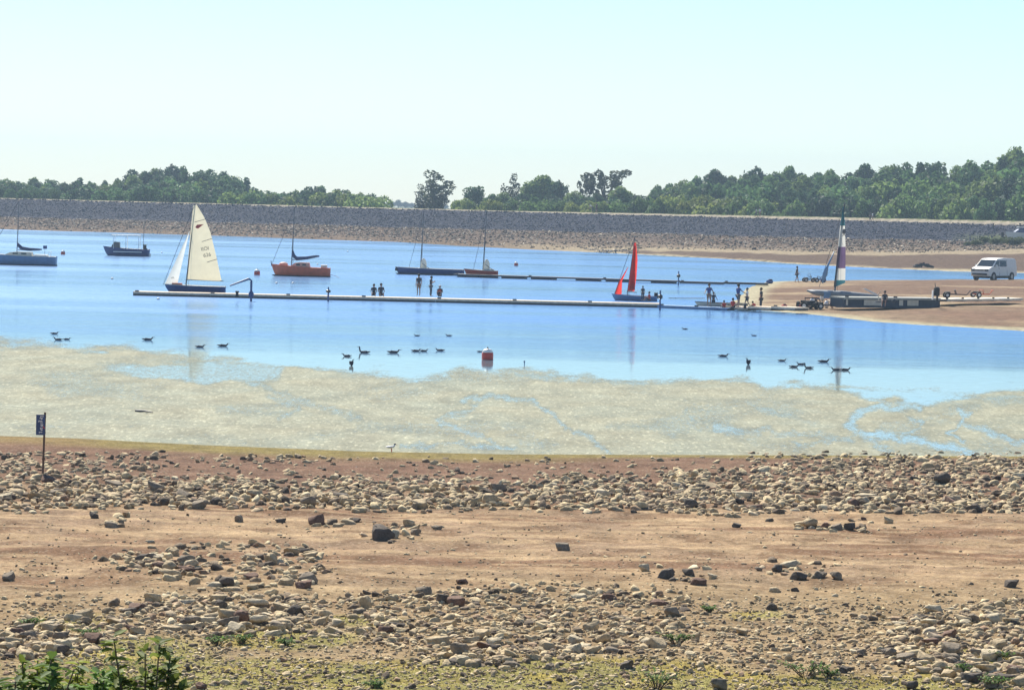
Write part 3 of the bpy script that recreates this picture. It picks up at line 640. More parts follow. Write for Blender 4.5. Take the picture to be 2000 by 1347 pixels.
for p_, yt, w_ in [(752, 396, 1), (765, 392, 1.2), (778, 390, 1.2), (792, 394, 1.2), (805, 396, 1), (745, 397, 1), (818, 397, 1), (890, 392, 1), (1268, 396, 1), (1250, 397, 1), (870, 397, 1)]:
    q = at_y(p_, yt, 1900.0); tree('broadleaf_tree', 'dense', q.x, q.y, q.z, w_*1.6, (.05, .075, .035), 'distant hazy tree seen through the gap in the dam trees', 'tree', 'far hazy trees in the gap')
for p_, py_, s in [(1905, 478, 1.0), (1925, 474, 1.1), (1945, 478, 1.2), (1965, 474, 1.3), (1985, 478, 1.4), (1998, 472, 1.2), (1890, 480, .7), (2030, 474, 1.4)]:
    g = G(p_, py_); tree('shrub', 'bush', g.x, g.y, g.z+s*.9, 1.6, (.085, .11, .035), 'low green shrub at the foot of the dam under the trailered motorboat', 'shrub', 'shrubs at the foot of the dam')
# ---------------------------------------------------------------- plants in the foreground
M_green = leaf_mat('plant_leaves'); M_stem = simple('stem', (.12, .08, .05), .8)
def plant(px, py, Y, h, w, nst, nleaf, ls, col, label, cat='plant', name='leafy_plant', group=None, seed=0, lo=.3):
    r = random.Random(seed); top = at_y(px, py, Y); zg = float(terrain(np.array([top.x]), np.array([Y]))[0])
    o = empty(name, (top.x, Y, zg)); tag(o, label, cat, group); hh = top.z-zg if h is None else h
    sb = MB(); LV = []
    for k in range(nst):
        a = r.uniform(0, 6.28); q = r.uniform(.2, 1)*w; e = Vector((q*math.cos(a), q*math.sin(a)*.7, hh*r.uniform(.7, 1))); m_ = e*.5+Vector((0, 0, hh*.12))
        sb.tube([(0, 0, -.05), m_, e], [ls*.14, ls*.09, ls*.05], 5)
        for j in range(nleaf):
            f = r.uniform(lo, 1.02); p = (m_*(f/.5) if f < .5 else m_.lerp(e, (f-.5)/.5))
            d = Vector((r.uniform(-1, 1), r.uniform(-1, 1), r.uniform(-.3, .7))).normalized(); s_ = ls*r.uniform(.6, 1.25); u_ = d.cross(Vector((0, 0, 1))).normalized()*s_*.28
            up = u_.cross(d).normalized()*s_*.08; n = len(LV)*6
            LV.append([p, p+d*s_*.35+u_+up, p+d*s_*.75+u_*.7, p+d*s_-up*2, p+d*s_*.75-u_*.7, p+d*s_*.35-u_+up])
    sb.build('stem', M_stem, o)
    V = np.array([[tuple(q) for q in l] for l in LV]).reshape(-1, 3); n = len(LV); b = np.arange(n)[:, None]*6
    Fc = np.concatenate([b+np.array([0, 1, 2, 3]), b+np.array([0, 3, 4, 5])])
    lf = link('foliage', np_mesh('foliage', V, Fc), M_green, o); lf.color = (*col, 1); return o
plant(0, 1252, 11.5, None, .30, 16, 60, .06, (.10, .16, .04), 'dark leafy shrub at the bottom left corner of the frame', 'shrub', 'leafy_shrub', seed=1, lo=.55)
plant(60, 1284, 12.2, None, .30, 24, 80, .052, (.17, .22, .04), 'bright leafy shrub next to the dark corner shrub', 'shrub', 'leafy_shrub', seed=2, lo=.58)
plant(135, 1290, 12.6, None, .28, 24, 80, .048, (.24, .27, .045), 'low light green shrub, third from the left corner', 'shrub', 'leafy_shrub', seed=3, lo=.62)
plant(290, 1232, 12.0, None, .18, 14, 34, .06, (.15, .19, .045), 'sprig of pointed leaves standing above the stones right of the corner shrubs', 'plant', seed=4, lo=.72)
plant(210, 1308, 12.4, None, .18, 18, 60, .045, (.15, .25, .06), 'small dark plant between the corner shrubs and the leafy sprig', 'plant', seed=5, lo=.75)
for i, (a_, b_, s_, lb) in enumerate([(425, 1262, .22, 'green weed tuft under the stones left of centre'), (470, 1258, .2, 'green weed tuft next to the left one'), (560, 1262, .16, 'small green weed tuft below a rounded grey stone'),
        (1283, 1347, .4, 'tall thin green weed in the grass at the bottom, middle'), (1572, 1322, .34, 'bushy green weed in the gravel, lower right'), (1618, 1325, .2, 'low green weed right of the bushy weed'),
        (1875, 1318, .22, 'green weed tuft among the lower right stones'), (1940, 1345, .24, 'green weed tuft near the bottom right corner'), (735, 1345, .14, 'low grass green weed at the bottom, left of middle'),
        (1322, 1258, .26, 'thin dark weed standing among the central stones'), (60, 1225, .2, 'weed tuft among the stones above the corner shrubs'), (170, 1245, .2, 'weed tuft between stones above the shrubs, right'), (1385, 1195, .14, 'tiny weed tuft at the edge of the bare soil'), (1955, 1290, .2, 'weed tuft among stones at the right edge')]):
    g = G(a_, b_); q = project(np.array([g.x]), np.array([g.y]), np.array([g.z+s_]))
    plant(float(q[0][0]), float(q[1][0]), g.y, s_*.7, s_*1.3, 16, 9, .055, (.13, .22, .06), lb, 'weed', 'weed', 'weeds growing between the stones', seed=20+i)
# short grass
X, Y = samp_poly([(-20, 1170), (2020, 1170), (2020, 1352), (-20, 1352)], 60000); x_, y_, z_ = ground_at(X, Y, 1.0, 18)
px, py = X, Y; wob = fbm(x_*.25, y_*.25, 41)-.5; g_ = np.zeros(len(X))
for b_ in [(260, 1285, 190, 45), (480, 1320, 300, 40), (750, 1325, 260, 38), (1130, 1320, 230, 30), (1300, 1340, 240, 25), (1760, 1345, 330, 22), (130, 1215, 130, 25), (560, 1250, 130, 22), (700, 1210, 90, 14), (1480, 1200, 90, 14), (1900, 1300, 120, 40)]:
    g_ = np.maximum(g_, blob(*b_))
k = rng.uniform(0, 1, len(X)) < g_*(.3+fbm(x_*1.2, y_*1.2, 5)*.6)*.6; x_, y_, z_ = x_[k], y_[k], z_[k]; n = len(x_)
hh = rng.uniform(.012, .035, n); a_ = rng.uniform(0, 6.28, n); w_ = .010; lx, ly = rng.normal(0, .02, (2, n))
V = np.stack([np.stack([x_-np.cos(a_)*w_, y_-np.sin(a_)*w_, z_-.01], -1), np.stack([x_+np.cos(a_)*w_, y_+np.sin(a_)*w_, z_-.01], -1), np.stack([x_+lx, y_+ly, z_+hh], -1)], 1).reshape(-1, 3)
gr_ = link('short_grass', np_mesh('short_grass', V, np.arange(3*n).reshape(n, 3)), simple('grass_blade', (.20, .20, .06), .8, .35, 1.5)); tag(gr_, 'short olive grass in patches at the bottom of the shore', 'grass', kind='stuff')
# ================================================================ boats, pontoons, people
def hexc(r, g, b): 
    f = lambda v: ((v/255+.055)/1.055)**2.4 if v > 10 else v/255/12.92
    return (f(r), f(g), f(b))
M = {'paleg': simple('pale_grey_deck', (.34, .35, .31), .8, .12, 3), 'slate2': simple('dark_slate', (.03, .045, .07), .6, .15, 3), 'white': simple('white_paint', (.72, .72, .68), .45, .06), 'cream': simple('cream_deck', (.62, .56, .45), .7, .12, 3), 'navy': simple('navy_paint', (.02, .055, .17), .4, .2),
     'black': simple('black_rubber', (.015, .015, .017), .7, .2), 'grey': simple('grey_paint', (.20, .22, .24), .6, .15), 'slate': simple('slate_hull', (.12, .23, .38), .45, .12, 3),
     'red': simple('red_paint', (.48, .05, .035), .5, .12), 'rust': simple('faded_red_hull', (.62, .12, .05), .5, .15, 3), 'pink': simple('faded_pink_deck', (.68, .33, .24), .6, .15, 3),
     'alloy': simple('mast_alloy', (.10, .11, .12), .45, .1, metal=.3), 'bluecover': simple('blue_sail_cover', (.02, .05, .13), .85, .2, 5),
     'sail': simple('sailcloth', (.60, .54, .38), .8, .05, 2, trans=.45), 'sailw': simple('white_sailcloth', (.66, .66, .60), .8, .05, 2, trans=.4), 'sailr': simple('red_sailcloth', (.72, .05, .035), .8, .12, 2, trans=.5),
     'teal': simple('teal_sailcloth', (.03, .14, .17), .8, .1, 2, trans=.4), 'purple': simple('purple_sailcloth', (.12, .075, .15), .8, .1, 2, trans=.4), 'glass': simple('dark_glass', (.02, .03, .04), .08, .1),
     'wood': simple('grey_timber', (.60, .50, .38), .9, .2, 4, bump=.4), 'float': simple('dark_float', (.02, .022, .032), .6, .2), 'ink': simple('sail_ink', (.10, .10, .10), .8, .05), 'rope': simple('rope', (.3, .3, .3), .9),
     'skin': simple('skin', (.36, .20, .14), .6, .08), 'hair': simple('dark_hair', (.02, .014, .010), .8, .2), 'vest': simple('red_life_vest', (.50, .04, .03), .8, .1), 'tan': simple('khaki_cloth', (.30, .18, .12), .9, .1),
     'dark': simple('dark_cloth', (.03, .035, .05), .9, .15), 'bluec': simple('blue_cloth', (.05, .08, .22), .9, .15), 'whitec': simple('white_cloth', (.7, .7, .68), .9, .08), 'greyc': simple('grey_cloth', (.10, .10, .11), .9, .1),
     'orange': simple('orange_paint', (.55, .13, .06), .6, .1), 'steel': simple('dark_steel', (.035, .035, .04), .5, .1, metal=.5), 'tyre': simple('tyre_rubber', (.018, .018, .018), .85, .15), 'rim': simple('wheel_rim', (.35, .35, .36), .4, .1, metal=.6)}
def hull_mb(L_, beam, zk, zb, zs, rake=.35, tr=.75, n=14, m=6):
    v = []; f = []; deck = []
    for i in range(n+1):
        t = i/n; w = beam/2*(math.sin(math.pi/2*min(1, t/.52))**.8)*(1-(1-tr)*max(0, (t-.5)/.5)**2); w = max(w, .012)
        sh = zs+(zb-zs)*(1-t)**2; kz = zk*(1-(1-t)**3*.7)
        ring = []
        for k in range(-m, m+1):
            a = abs(k)/m; yy = w*(a**.62)*(1 if k > 0 else -1); z = kz+(sh-kz)*(a**1.7)
            ring.append((-L_/2+t*L_+rake*(1-t)**3*(1-a), yy, z))
        v += ring; deck.append((ring[0], ring[-1]))
    q = 2*m+1
    for i in range(n):
        for k in range(q-1): f.append((i*q+k, (i+1)*q+k, (i+1)*q+k+1, i*q+k+1))
    f.append(tuple(n*q+k for k in range(q)))
    hb = MB().add(v, f); db = MB(); dv = []; dfc = []
    for a, b in deck:
        c = ((a[0]+b[0])/2, 0, a[2]+.03); dv += [(a[0], a[1]*.97, a[2]+.004), c, (b[0], b[1]*.97, b[2]+.004)]
    for i in range(n):
        for k in (0, 1): dfc.append((i*3+k, i*3+k+1, (i+1)*3+k+1, (i+1)*3+k))
    db.add(dv, dfc)
    rb = MB().tube([(a[0], a[1], a[2]+.01) for a, b in deck], .03, 6); rb.tube([(b[0], b[1], b[2]+.01) for a, b in deck], .03, 6)
    return hb, db, rb
def sail_mb(luff, leech, y=0.0, camber=.15, nu=10, nv=18, y2=None):
    def at(P, t):
        f = t*(len(P)-1); i = min(int(f), len(P)-2); f -= i; return (P[i][0]*(1-f)+P[i+1][0]*f, P[i][1]*(1-f)+P[i+1][1]*f)
    v = []; f = []
    for j in range(nv+1):
        t = j/nv; a = at(luff, t); b = at(leech, t)
        for i in range(nu+1):
            u_ = i/nu; v.append((a[0]+(b[0]-a[0])*u_, y+camber*math.sin(math.pi*u_)*(1-t*.6)+((y2 or 0)*u_*(1-t)), a[1]+(b[1]-a[1])*u_))
    for j in range(nv):
        for i in range(nu): q = j*(nu+1)+i; f.append((q, q+1, q+nu+2, q+nu+1))
    return MB().add(v, f)
class Frame:            # reads the photo's pixels as metres around a thing standing on its spot
    def __init__(s, px0, py0, z=0.0, dY=0.0):
        s.g = Wp(px0, py0, z); s.g.y += dY; s.s = F/s.g.y*.9995; q = project(np.array([s.g.x]), np.array([s.g.y]), np.array([z])); s.px, s.py = float(q[0][0]), float(q[1][0])
    def __call__(s, px, py):
        dx, dy = px-s.px, s.py-py; c, n = math.cos(ROLL), math.sin(ROLL); return ((dx*c-dy*n)/s.s, (dx*n+dy*c)/s.s)
def text_part(name, txt, size, loc, rx, rz, ry, mat, parent):
    cu = bpy.data.curves.new('t', 'FONT'); cu.body = txt; cu.size = size; cu.align_x = 'CENTER'; cu.extrude = .004
    to = bpy.data.objects.new('t', cu); C.objects.link(to); dg = bpy.context.evaluated_depsgraph_get(); me = bpy.data.meshes.new_from_object(to.evaluated_get(dg))
    bpy.data.objects.remove(to); o = link(name, me, mat, parent); o.location = loc; o.rotation_euler = (rx, ry, rz); return o
def mast_stays(o, foot, head, r=.05, stay=None, back=None, mat=None):
    mb = MB().tube([(foot[0], 0, foot[1]), (head[0], 0, head[1])], [r, r*.6], 8); mb.tube([(foot[0]+(head[0]-foot[0])*.62-.0, -.45, foot[1]+(head[1]-foot[1])*.6), (foot[0]+(head[0]-foot[0])*.62, .45, foot[1]+(head[1]-foot[1])*.6)], .02, 5)
    mb.build('mast', mat or M['alloy'], o)
    sb = MB()
    if stay: sb.tube([(stay[0], 0, stay[1]), (head[0], 0, head[1])], .02, 5)
    if back: sb.tube([(back[0], 0, back[1]), (head[0], 0, head[1])], .012, 5)
    for yy in (-.7, .7): sb.tube([(foot[0]+.15, yy, foot[1]), (foot[0]+(head[0]-foot[0])*.7, 0, foot[1]+(head[1]-foot[1])*.7)], .010, 4)
    sb.build('rigging', M['steel'], o)
# ---- white-sailed dinghy at the near pontoon
fr = Frame(378, 572, 0, 1.0); o = empty('sailing_dinghy', fr.g); tag(o, 'dinghy with tall cream mainsail and white jib behind the left end of the near pontoon', 'dinghy')
Lh = 119/fr.s; hb, db, rb = hull_mb(Lh, 1.6, -.15, .62, .52, .5); hb.build('hull', M['navy'], o, True); db.build('deck', M['white'], o); rb.build('rubbing_strake', M['cream'], o)
mf = fr(362, 566); mh = fr(382, 397); mast_stays(o, mf, mh, .05, fr(319, 556))
main = sail_mb([fr(364, 545), fr(371, 470), fr(378, 402)], [fr(433, 549), fr(422, 497), fr(411, 452), fr(400, 425), fr(385, 400)], 0, -.22).build('mainsail', M['sail'], o, True)
bt = MB()
for a_, b_ in [((381, 434), (403, 428)), ((395, 472), (415, 466)), ((405, 512), (425, 506))]:
    A, B_ = fr(*a_), fr(*b_); bt.tube([(A[0], -.17, A[1]), (B_[0], -.06, B_[1])], .022, 5)
bt.build('batten', M['greyc'], main)
A = fr(389, 442); MB().prism([(A[0]-.28, A[1]-.10), (A[0]-.05, A[1]-.2), (A[0]+.42, A[1]+.17), (A[0]-.12, A[1]+.12)], -.245, -.235).build('class_mark', M['red'], main)
A = fr(402, 489); text_part('sail_number', 'IIOI', .42, (A[0], -.255, A[1]), math.pi/2, 0, -.2, M['ink'], main)
A = fr(406, 501); text_part('sail_number', '626', .42, (A[0], -.255, A[1]), math.pi/2, 0, -.2, M['ink'], main)
jib = sail_mb([fr(322, 554), fr(345, 506), fr(370, 452)], [fr(347, 553), fr(358, 505), fr(371, 452)], 0, -.12).build('jib', M['sailw'], o, True)
A = fr(338, 544); text_part('jib_mark', 'MK', .2, (A[0], -.16, A[1]), math.pi/2, 0, -.2, M['ink'], jib)
A = fr(363, 546); B_ = fr(437, 549); MB().tube([(A[0], 0, A[1]), (B_[0], 0, B_[1])], .035, 6).build('boom', M['alloy'], o)
MB().box((fr(346, 560)[0], -.1, .68), (.8, .5, .12)).build('folded_cloth', M['orange'], o)
# ---- moored keelboats
def keelboat(px0, py0, pxa, pxb, hm_, dm, label, zb, zs, beam=2.1, name='sailing_yacht', dY=1.2):
    fr = Frame((pxa+pxb)/2, py0, 0, dY); o = empty(name, fr.g); tag(o, label, 'yacht'); L_ = (pxb-pxa)/fr.s
    hb, db, rb = hull_mb(L_, beam, -.3, zb, zs, .6, .8); hb.build('hull', hm_, o, True); db.build('deck', dm, o); rb.build('toe_rail', M['cream'] if dm != M['pink'] else M['rust'], o)
    hb2, _, _ = hull_mb(L_*.985, beam*.96, -.3, .1, .08, .6, .8); [None for _ in [0]]
    bb = MB(); hbv = hull_mb(L_*1.003, beam*1.01, -.3, .12, .10, .62, .8)[0]; hbv.build('boot_stripe', M['black'], o, True)
    return fr, o
def cabin(o, x0, x1, z0, h, w, mat, wins=2):
    n = 8; v = []; pts = [(x0, 0), (x0+.25*(x1-x0), h*.85), (x0+.5*(x1-x0), h), (x1-.1, h*.95), (x1, 0)]
    c = MB().prism([(p[0], z0+p[1]) for p in pts], -w/2, w/2).build('cabin', mat, o)
    wb_ = MB()
    for k in range(wins): wb_.box((x0+(x1-x0)*(.42+.3*k), -w/2-.004, z0+h*.55), ((x1-x0)*.18, .012, h*.35))
    for k in range(wins): wb_.box((x0+(x1-x0)*(.42+.3*k), w/2+.004, z0+h*.55), ((x1-x0)*.18, .012, h*.35))
    wb_.build('cabin_window', M['glass'], c); return c
def furled(o, A, top, tip, fr, mat, name='furled_sail'):
    a = fr(*A); t_ = fr(*top); e_ = fr(*tip); mb = MB()
    mb.tube([(t_[0], 0, t_[1]), (a[0]+.12, -.03, a[1]+.35), (a[0]+.45, -.03, a[1]+.06), (a[0]*.5+e_[0]*.5, -.02, a[1]*.55+e_[1]*.45-.03), (e_[0]-.3, 0, e_[1]-.03), (e_[0], 0, e_[1])], [.07, .19, .21, .17, .12, .05], 9)
    bo = MB().tube([(a[0], 0, a[1]-.1), (e_[0], 0, e_[1]-.06)], .04, 6).build('boom', M['alloy'], o); mb.build(name, mat, o, True)
fr, o = keelboat(585, 540, 528, 643, M['rust'], M['pink'], 'red moored yacht with a dark blue sail cover, left of the middle of the lake', 1.15, .85)
mast_stays(o, fr(569, 520), fr(576, 405), .05, fr(531, 516), None); furled(o, (571, 506), (571.5, 488), (624, 500), fr, M['bluecover'])
cabin(o, fr(566, 520)[0], fr(606, 520)[0], .9, .5, 1.2, M['pink']); A = fr(554, 516); MB().ball((A[0], 0, A[1]), (.45, .35, .22)).build('hatch', M['pink'], o, True)
MB().box((fr(633, 520)[0], 0, 1.05), (.6, 1.2, .25)).build('cockpit_coaming', M['cream'], o); MB().tube([(fr(531, 516)[0], -.35, .95), (fr(531, 516)[0]-.1, 0, 1.5), (fr(531, 516)[0], .35, .95)], .025, 5).build('bow_rail', M['steel'], o)
rope = empty('mooring_line', fr.g); A, B_ = fr(643, 536), fr(670, 566)
MB().tube([(A[0], 0, A[1]), ((A[0]+B_[0])/2, -1, A[1]*.6), (B_[0]*.97, -2.5, -.05)], .025, 5).build('rope', M['rope'], rope); tag(rope, 'slack mooring line running from the stern of the red yacht into the water', 'rope')
fr, o = keelboat(40, 518, -28, 106, M['slate'], M['white'], 'grey blue yacht with white cabin and blue sail cover at the left edge', 1.15, .95, 2.3)
mast_stays(o, fr(33, 497), fr(38, 392), .05, fr(-22, 498)); furled(o, (35, 486), (34, 474), (82, 487), fr, M['bluecover'])
cabin(o, fr(8, 500)[0], fr(64, 500)[0], 1.0, .42, 1.3, M['cream']); A = fr(88, 492); mb = MB().tube([(A[0], -.3, .9), (A[0]+.05, -.3, 2.1)], .02, 5); mb.build('flag_staff', M['steel'], o)
MB().box((A[0]+.05, -.3, 1.95), (.42, .02, .35)).build('flag', M['bluec'], o); MB().box((fr(80, 500)[0], 0, 1.05), (1.4, 1.5, .22)).build('cockpit_coaming', M['white'], o)
A = fr(104, 516); MB().box((A[0], 0, .3), (.3, .35, .7)).build('outboard_motor', M['black'], o)
MB().tube([(fr(96, 505)[0], -.8, .95), (fr(98, 497)[0], -.8, 1.5), (fr(98, 497)[0], .8, 1.5), (fr(96, 505)[0], .8, .95)], .025, 5).build('stern_rail', M['white'], o)
fr, o = keelboat(838, 537, 771, 906, M['navy'], M['white'], 'long dark hulled keelboat with a heap of white sail, at the far pontoon end', .75, .62, 1.8, dY=1.0)
mast_stays(o, fr(821, 530), fr(828, 415), .06, fr(797, 529)); A = fr(828, 528)
def heap(o, A, k=1.0):
    MB().ball((A[0], 0, A[1]), (.55*k, .4, .35), 12, 8).ball((A[0]-.05, -.05, A[1]+.55*k), (.33*k, .28, .75*k), 12, 8).ball((A[0]+.4*k, 0, A[1]+.05), (.45*k, .3, .25), 10, 6).build('lowered_sail', M['sailw'], o, True)
    MB().tube([(A[0]-.2, -.3, A[1]+.75*k), (A[0]+1.0*k, -.35, A[1]-.1)], .035, 6).build('boom', M['alloy'], o)
heap(o, A)
A = fr(774, 526); MB().box((A[0], 0, A[1]), (.25, .3, .3)).build('bow_fitting', M['black'], o)
fr, o = keelboat(940, 541, 906, 973, M['red'], M['white'], 'small red hulled keelboat with a bare mast and lowered white sail beside the far pontoon', .85, .7, 1.6, dY=-1.0)
mast_stays(o, fr(943, 531), fr(951, 412), .06, fr(924, 529)); heap(o, fr(951, 530))
# ---- motorboat with canopy
fr = Frame(244, 500, 0, 1.2); o = empty('motorboat', fr.g); tag(o, 'dark blue open motorboat with a white canopy frame, left of the white sail', 'motorboat'); L_ = 90/fr.s
hb, db, rb = hull_mb(L_, 2.1, -.2, 1.15, .85, .7, .9); hb.build('hull', M['navy'], o, True); db.build('deck', M['white'], o); rb.build('rubbing_strake', M['navy'], o)
MB().box((0.3, -1.04, .52), (3.6, .03, .12)).build('side_stripe', M['white'], o)
c = fr(228, 492); MB().prism([(c[0]-.75, .95), (c[0]-.2, 1.75), (c[0]+.35, 1.7), (c[0]+.4, .95)], -.5, .5).build('console', M['greyc'], o)
MB().prism([(c[0]-.62, 1.2), (c[0]-.25, 1.75), (c[0]-.2, 1.72), (c[0]-.55, 1.2)], -.53, .53).build('windscreen', M['glass'], o)
mb = MB(); a, b_, c_ = fr(223, 490), fr(272, 490), fr(247, 490)
for xx in (a[0], b_[0], c_[0]):
    for yy in (-.8, .8): mb.tube([(xx, yy, .9), (xx, yy, 2.55)], .035, 6)
mb.build('canopy_frame', M['white'], o); MB().box(((a[0]+b_[0])/2-.1, 0, 2.6), (b_[0]-a[0]+.5, 1.9, .1)).build('canopy', M['white'], o)
A = fr(283, 490); MB().box((A[0], 0, 1.15), (.35, .4, .65)).box((A[0]+.2, 0, .4), (.18, .2, 1.2)).build('outboard_motor', M['black'], o)
A = fr(279, 490); MB().tube([(A[0], .3, .9), (A[0]+.08, .3, 4.2)], .035, 6).build('aerial', M['alloy'], o); MB().ball((fr(291, 500)[0], -.2, .2), .28).build('fender', M['white'], o, True)
# ---- red-sailed dinghy
fr = Frame(1240, 588, 0, 1.2); o = empty('sailing_dinghy', fr.g); tag(o, 'small grey dinghy with a narrow flapping red sail and red jib by the near pontoon', 'dinghy'); L_ = 88/fr.s
hb, db, rb = hull_mb(L_, 1.5, -.12, .5, .38, .35); hb.build('hull', M['slate'], o, True); db.build('deck', M['grey'], o); rb.build('rubbing_strake', M['slate'], o)
mast_stays(o, fr(1224, 582), fr(1240, 462), .04, fr(1198, 580))
main = sail_mb([fr(1226, 568), fr(1233, 520), fr(1238, 474)], [fr(1239, 569), fr(1243, 540), fr(1245, 505), fr(1242, 474)], -.12, -.3, 12, 20).build('mainsail', M['sailr'], o, True)
fl = MB()
for k in range(4): A, B_ = fr(1230+k*2.6, 566), fr(1238+k*.9, 480); fl.tube([(A[0], -.30-.04*k, A[1]), (B_[0], -.22, B_[1])], [.09, .03], 6)
fl.build('sail_fold', M['sailr'], main, True)
sail_mb([fr(1199, 576), fr(1210, 548), fr(1226, 522)], [fr(1214, 574), fr(1215, 548), fr(1227, 522)], 0, -.15).build('jib', M['sailr'], o, True)
A = fr(1225, 569); B_ = fr(1243, 571); MB().tube([(A[0], 0, A[1]), (B_[0], -.6, B_[1])], .03, 6).build('boom', M['alloy'], o)
A = fr(1281, 584); MB().box((A[0], 0, .45), (.3, .3, .5)).build('outboard_motor', M['black'], o)
# ---- catamaran with striped sail, drawn up on the spit
g = G(1645, 598); fr = Frame(1645, 590, .35, 3.5); fr.g.z = .35
o = empty('catamaran', fr.g); tag(o, 'grey beached catamaran with a teal, white and purple striped sail', 'catamaran')
for yy in (-1.1, 1.1):
    h = MB(); A, B_ = fr(1578, 568), fr(1712, 581)
    h.tube([(A[0], yy, A[1]), (A[0]+.6, yy, A[1]-.12), ((A[0]+B_[0])/2, yy, (A[1]+B_[1])/2-.02), (B_[0]-.7, yy, B_[1]+.08), (B_[0], yy, B_[1]+.08)], [.06, .24, .3, .24, .12], 10); h.build('hull', M['grey'], o, True)
A, B_ = fr(1622, 573), fr(1668, 577); MB().box(((A[0]+B_[0])/2, 0, (A[1]+B_[1])/2+.12), (B_[0]-A[0], 2.2, .08), 0, .1).build('trampoline', M['greyc'], o)
MB().box((fr(1612, 575)[0], -1.35, fr(1612, 575)[1]), (.55, .3, .55)).build('hull_bag', M['slate'], o)
mast_stays(o, fr(1630, 571), fr(1649, 397), .07, fr(1600, 560))
# the sail is a stack of coloured cloths
edge_l = [(1629, 561), (1632, 525), (1636, 483), (1640, 442), (1645.5, 405)]; edge_r = [(1650.5, 552), (1651, 525), (1651, 483), (1649.5, 442), (1647, 405)]
def cut(E, y_): return (float(np.interp(-y_, [-p[1] for p in E], [p[0] for p in E])), y_)
bands = [('teal panel', 'teal', 561, 547), ('white panel', 'sailw', 547, 524), ('purple panel', 'purple', 524, 482), ('white panel', 'sailw', 482, 441), ('teal panel', 'teal', 441, 404)]
sail = None
for nm_, mt_, y0_, y1_ in bands:
    a0, a1, b0, b1 = cut(edge_l, y0_), cut(edge_l, y1_), cut(edge_r, min(y0_, 552) if y0_ == 561 else y0_), cut(edge_r, y1_)
    if y0_ == 547: pass
    q = sail_mb([fr(*a0), fr(*a1)], [fr(*b0), fr(*b1)], 0, -.18, 8, 8).build('mainsail' if sail is None else 'sail_panel', M[mt_], o if sail is None else sail, True)
    if sail is None: sail = q
A, B_ = fr(1629, 560), fr(1648, 400); MB().tube([(A[0], -.02, A[1]), (B_[0], -.02, B_[1])], .05, 6).build('luff_tape', M['steel'], sail)
A = fr(1647, 470); text_part('sail_mark', 'X', .5, (A[0], -.24, fr(1647, 462)[1]), math.pi/2, 0, 0, M['ink'], sail); MB().ball((A[0], -.24, fr(1647, 452)[1]), (.14, .02, .2)).build('sail_emblem', M['ink'], sail)
A, B_, D_ = fr(1606, 553), fr(1611, 535), fr(1629, 491); MB().tube([(A[0], 0, A[1]), (B_[0], 0, B_[1]), (fr(1616, 520)[0], 0, fr(1616, 520)[1]), (D_[0], 0, D_[1])], [.06, .22, .09, .04], 7).build('furled_jib', M['slate'], o, True)
A = fr(1703, 574); MB().prism([(A[0]-.9, A[1]+.45), (A[0]-.7, A[1]+.5), (A[0]+.5, A[1]-.05), (A[0]+.3, A[1]-.15)], -1.25, -1.15).build('rudder', M['whitec'], o)
# ---- pontoons
def pontoon(label, pts, seg, w, zd, th, dm, fm, group=None, gaps=False, name='pontoon'):
    A, B_ = pts; d = B_-A; n = max(1, int(d.length/seg)); ang = math.atan2(d.y, d.x); o = empty(name, A, ang); tag(o, label, 'pontoon', group); sl_ = d.length/n; k = (B_.z-A.z)/d.length
    for i in range(n):
        x0 = i*sl_; zc = k*(x0+sl_/2)
        MB().box((x0+sl_/2, 0, zd-.05+zc), (sl_-.02, w, .10)).box((x0+sl_/2, -w/2-.035, zd-.10+zc), (sl_-.02, .07, .13)).box((x0+sl_/2, w/2+.035, zd-.10+zc), (sl_-.02, .07, .13)).build('deck_section', dm, o)
        if gaps: 
            for q in (.2, .8): MB().box((x0+sl_*q, 0, zd-.1-th/2+zc), (sl_*.3, w*.9, th)).build('float', fm, o)
        else: MB().box((x0+sl_/2, 0, zd-.1-th/2+zc), (sl_-.02, w*.94, th)).build('float', fm, o)
        MB().box((x0+.3, -w/2+.12, zd+.06+zc), (.3, .08, .1)).build('cleat', M['steel'], o)
    return o
def linep(a, b, z=0.0): return Wp(*a, z), Wp(*b, z)
pontoon('long near pontoon with pale timber deck, left of the red-sailed dinghy', linep((262, 576), (1290, 600)), 5.5, 2.0, .30, .3, M['wood'], M['float'])
pontoon('low dark walkway section between the red sail and the beach', linep((1292, 600.5), (1428, 606)), 2.6, 1.5, .2, .4, M['slate'], M['float'], gaps=False)
a, b_ = Wp(1430, 604, .05), Wp(1566, 605, .3); pontoon('pale walkway lying on the sand at the tip of the spit', (a, b_), 2.2, 1.6, .22, .15, M['wood'], M['steel'])
a, b_ = G(1634, 606), G(1822, 599); zz = .35; a.z = b_.z = zz
o = pontoon('heavy grey beached pontoon behind the catamaran trolley', (a, b_), 3.0, 2.2, .85, .7, M['paleg'], M['slate2'])
for p_, q_ in [(1640, .16), (1690, 1.6), (1745, .35), (1768, 1.0)]:
    A = a.lerp(b_, (p_-1634)/188); ln = (A-a).length; MB().box((ln, -1.06, .45), (q_, .03, .42)).build('side_panel', M['cream'], o)
a, b_ = G(1826, 598), G(1975, 592); a.z = .4; b_.z = .25
o = pontoon('pale ramp section sloping down to the sand under the orange trolley', (a, b_), 3.0, 2.0, .72, .1, M['cream'], M['steel'], gaps=True)
pontoon('distant thin dark pontoon with the lone post at its end', linep((890, 540.5), (1326, 554)), 6.0, 1.6, .32, .4, M['slate2'], M['float'], gaps=True)
a, b_ = Wp(1328, 554), Wp(1500, 557, .1); pontoon('narrow dark gangway from the far pontoon to the sand spit', (a, b_), 4.0, .9, .25, .12, M['steel'], M['steel'])
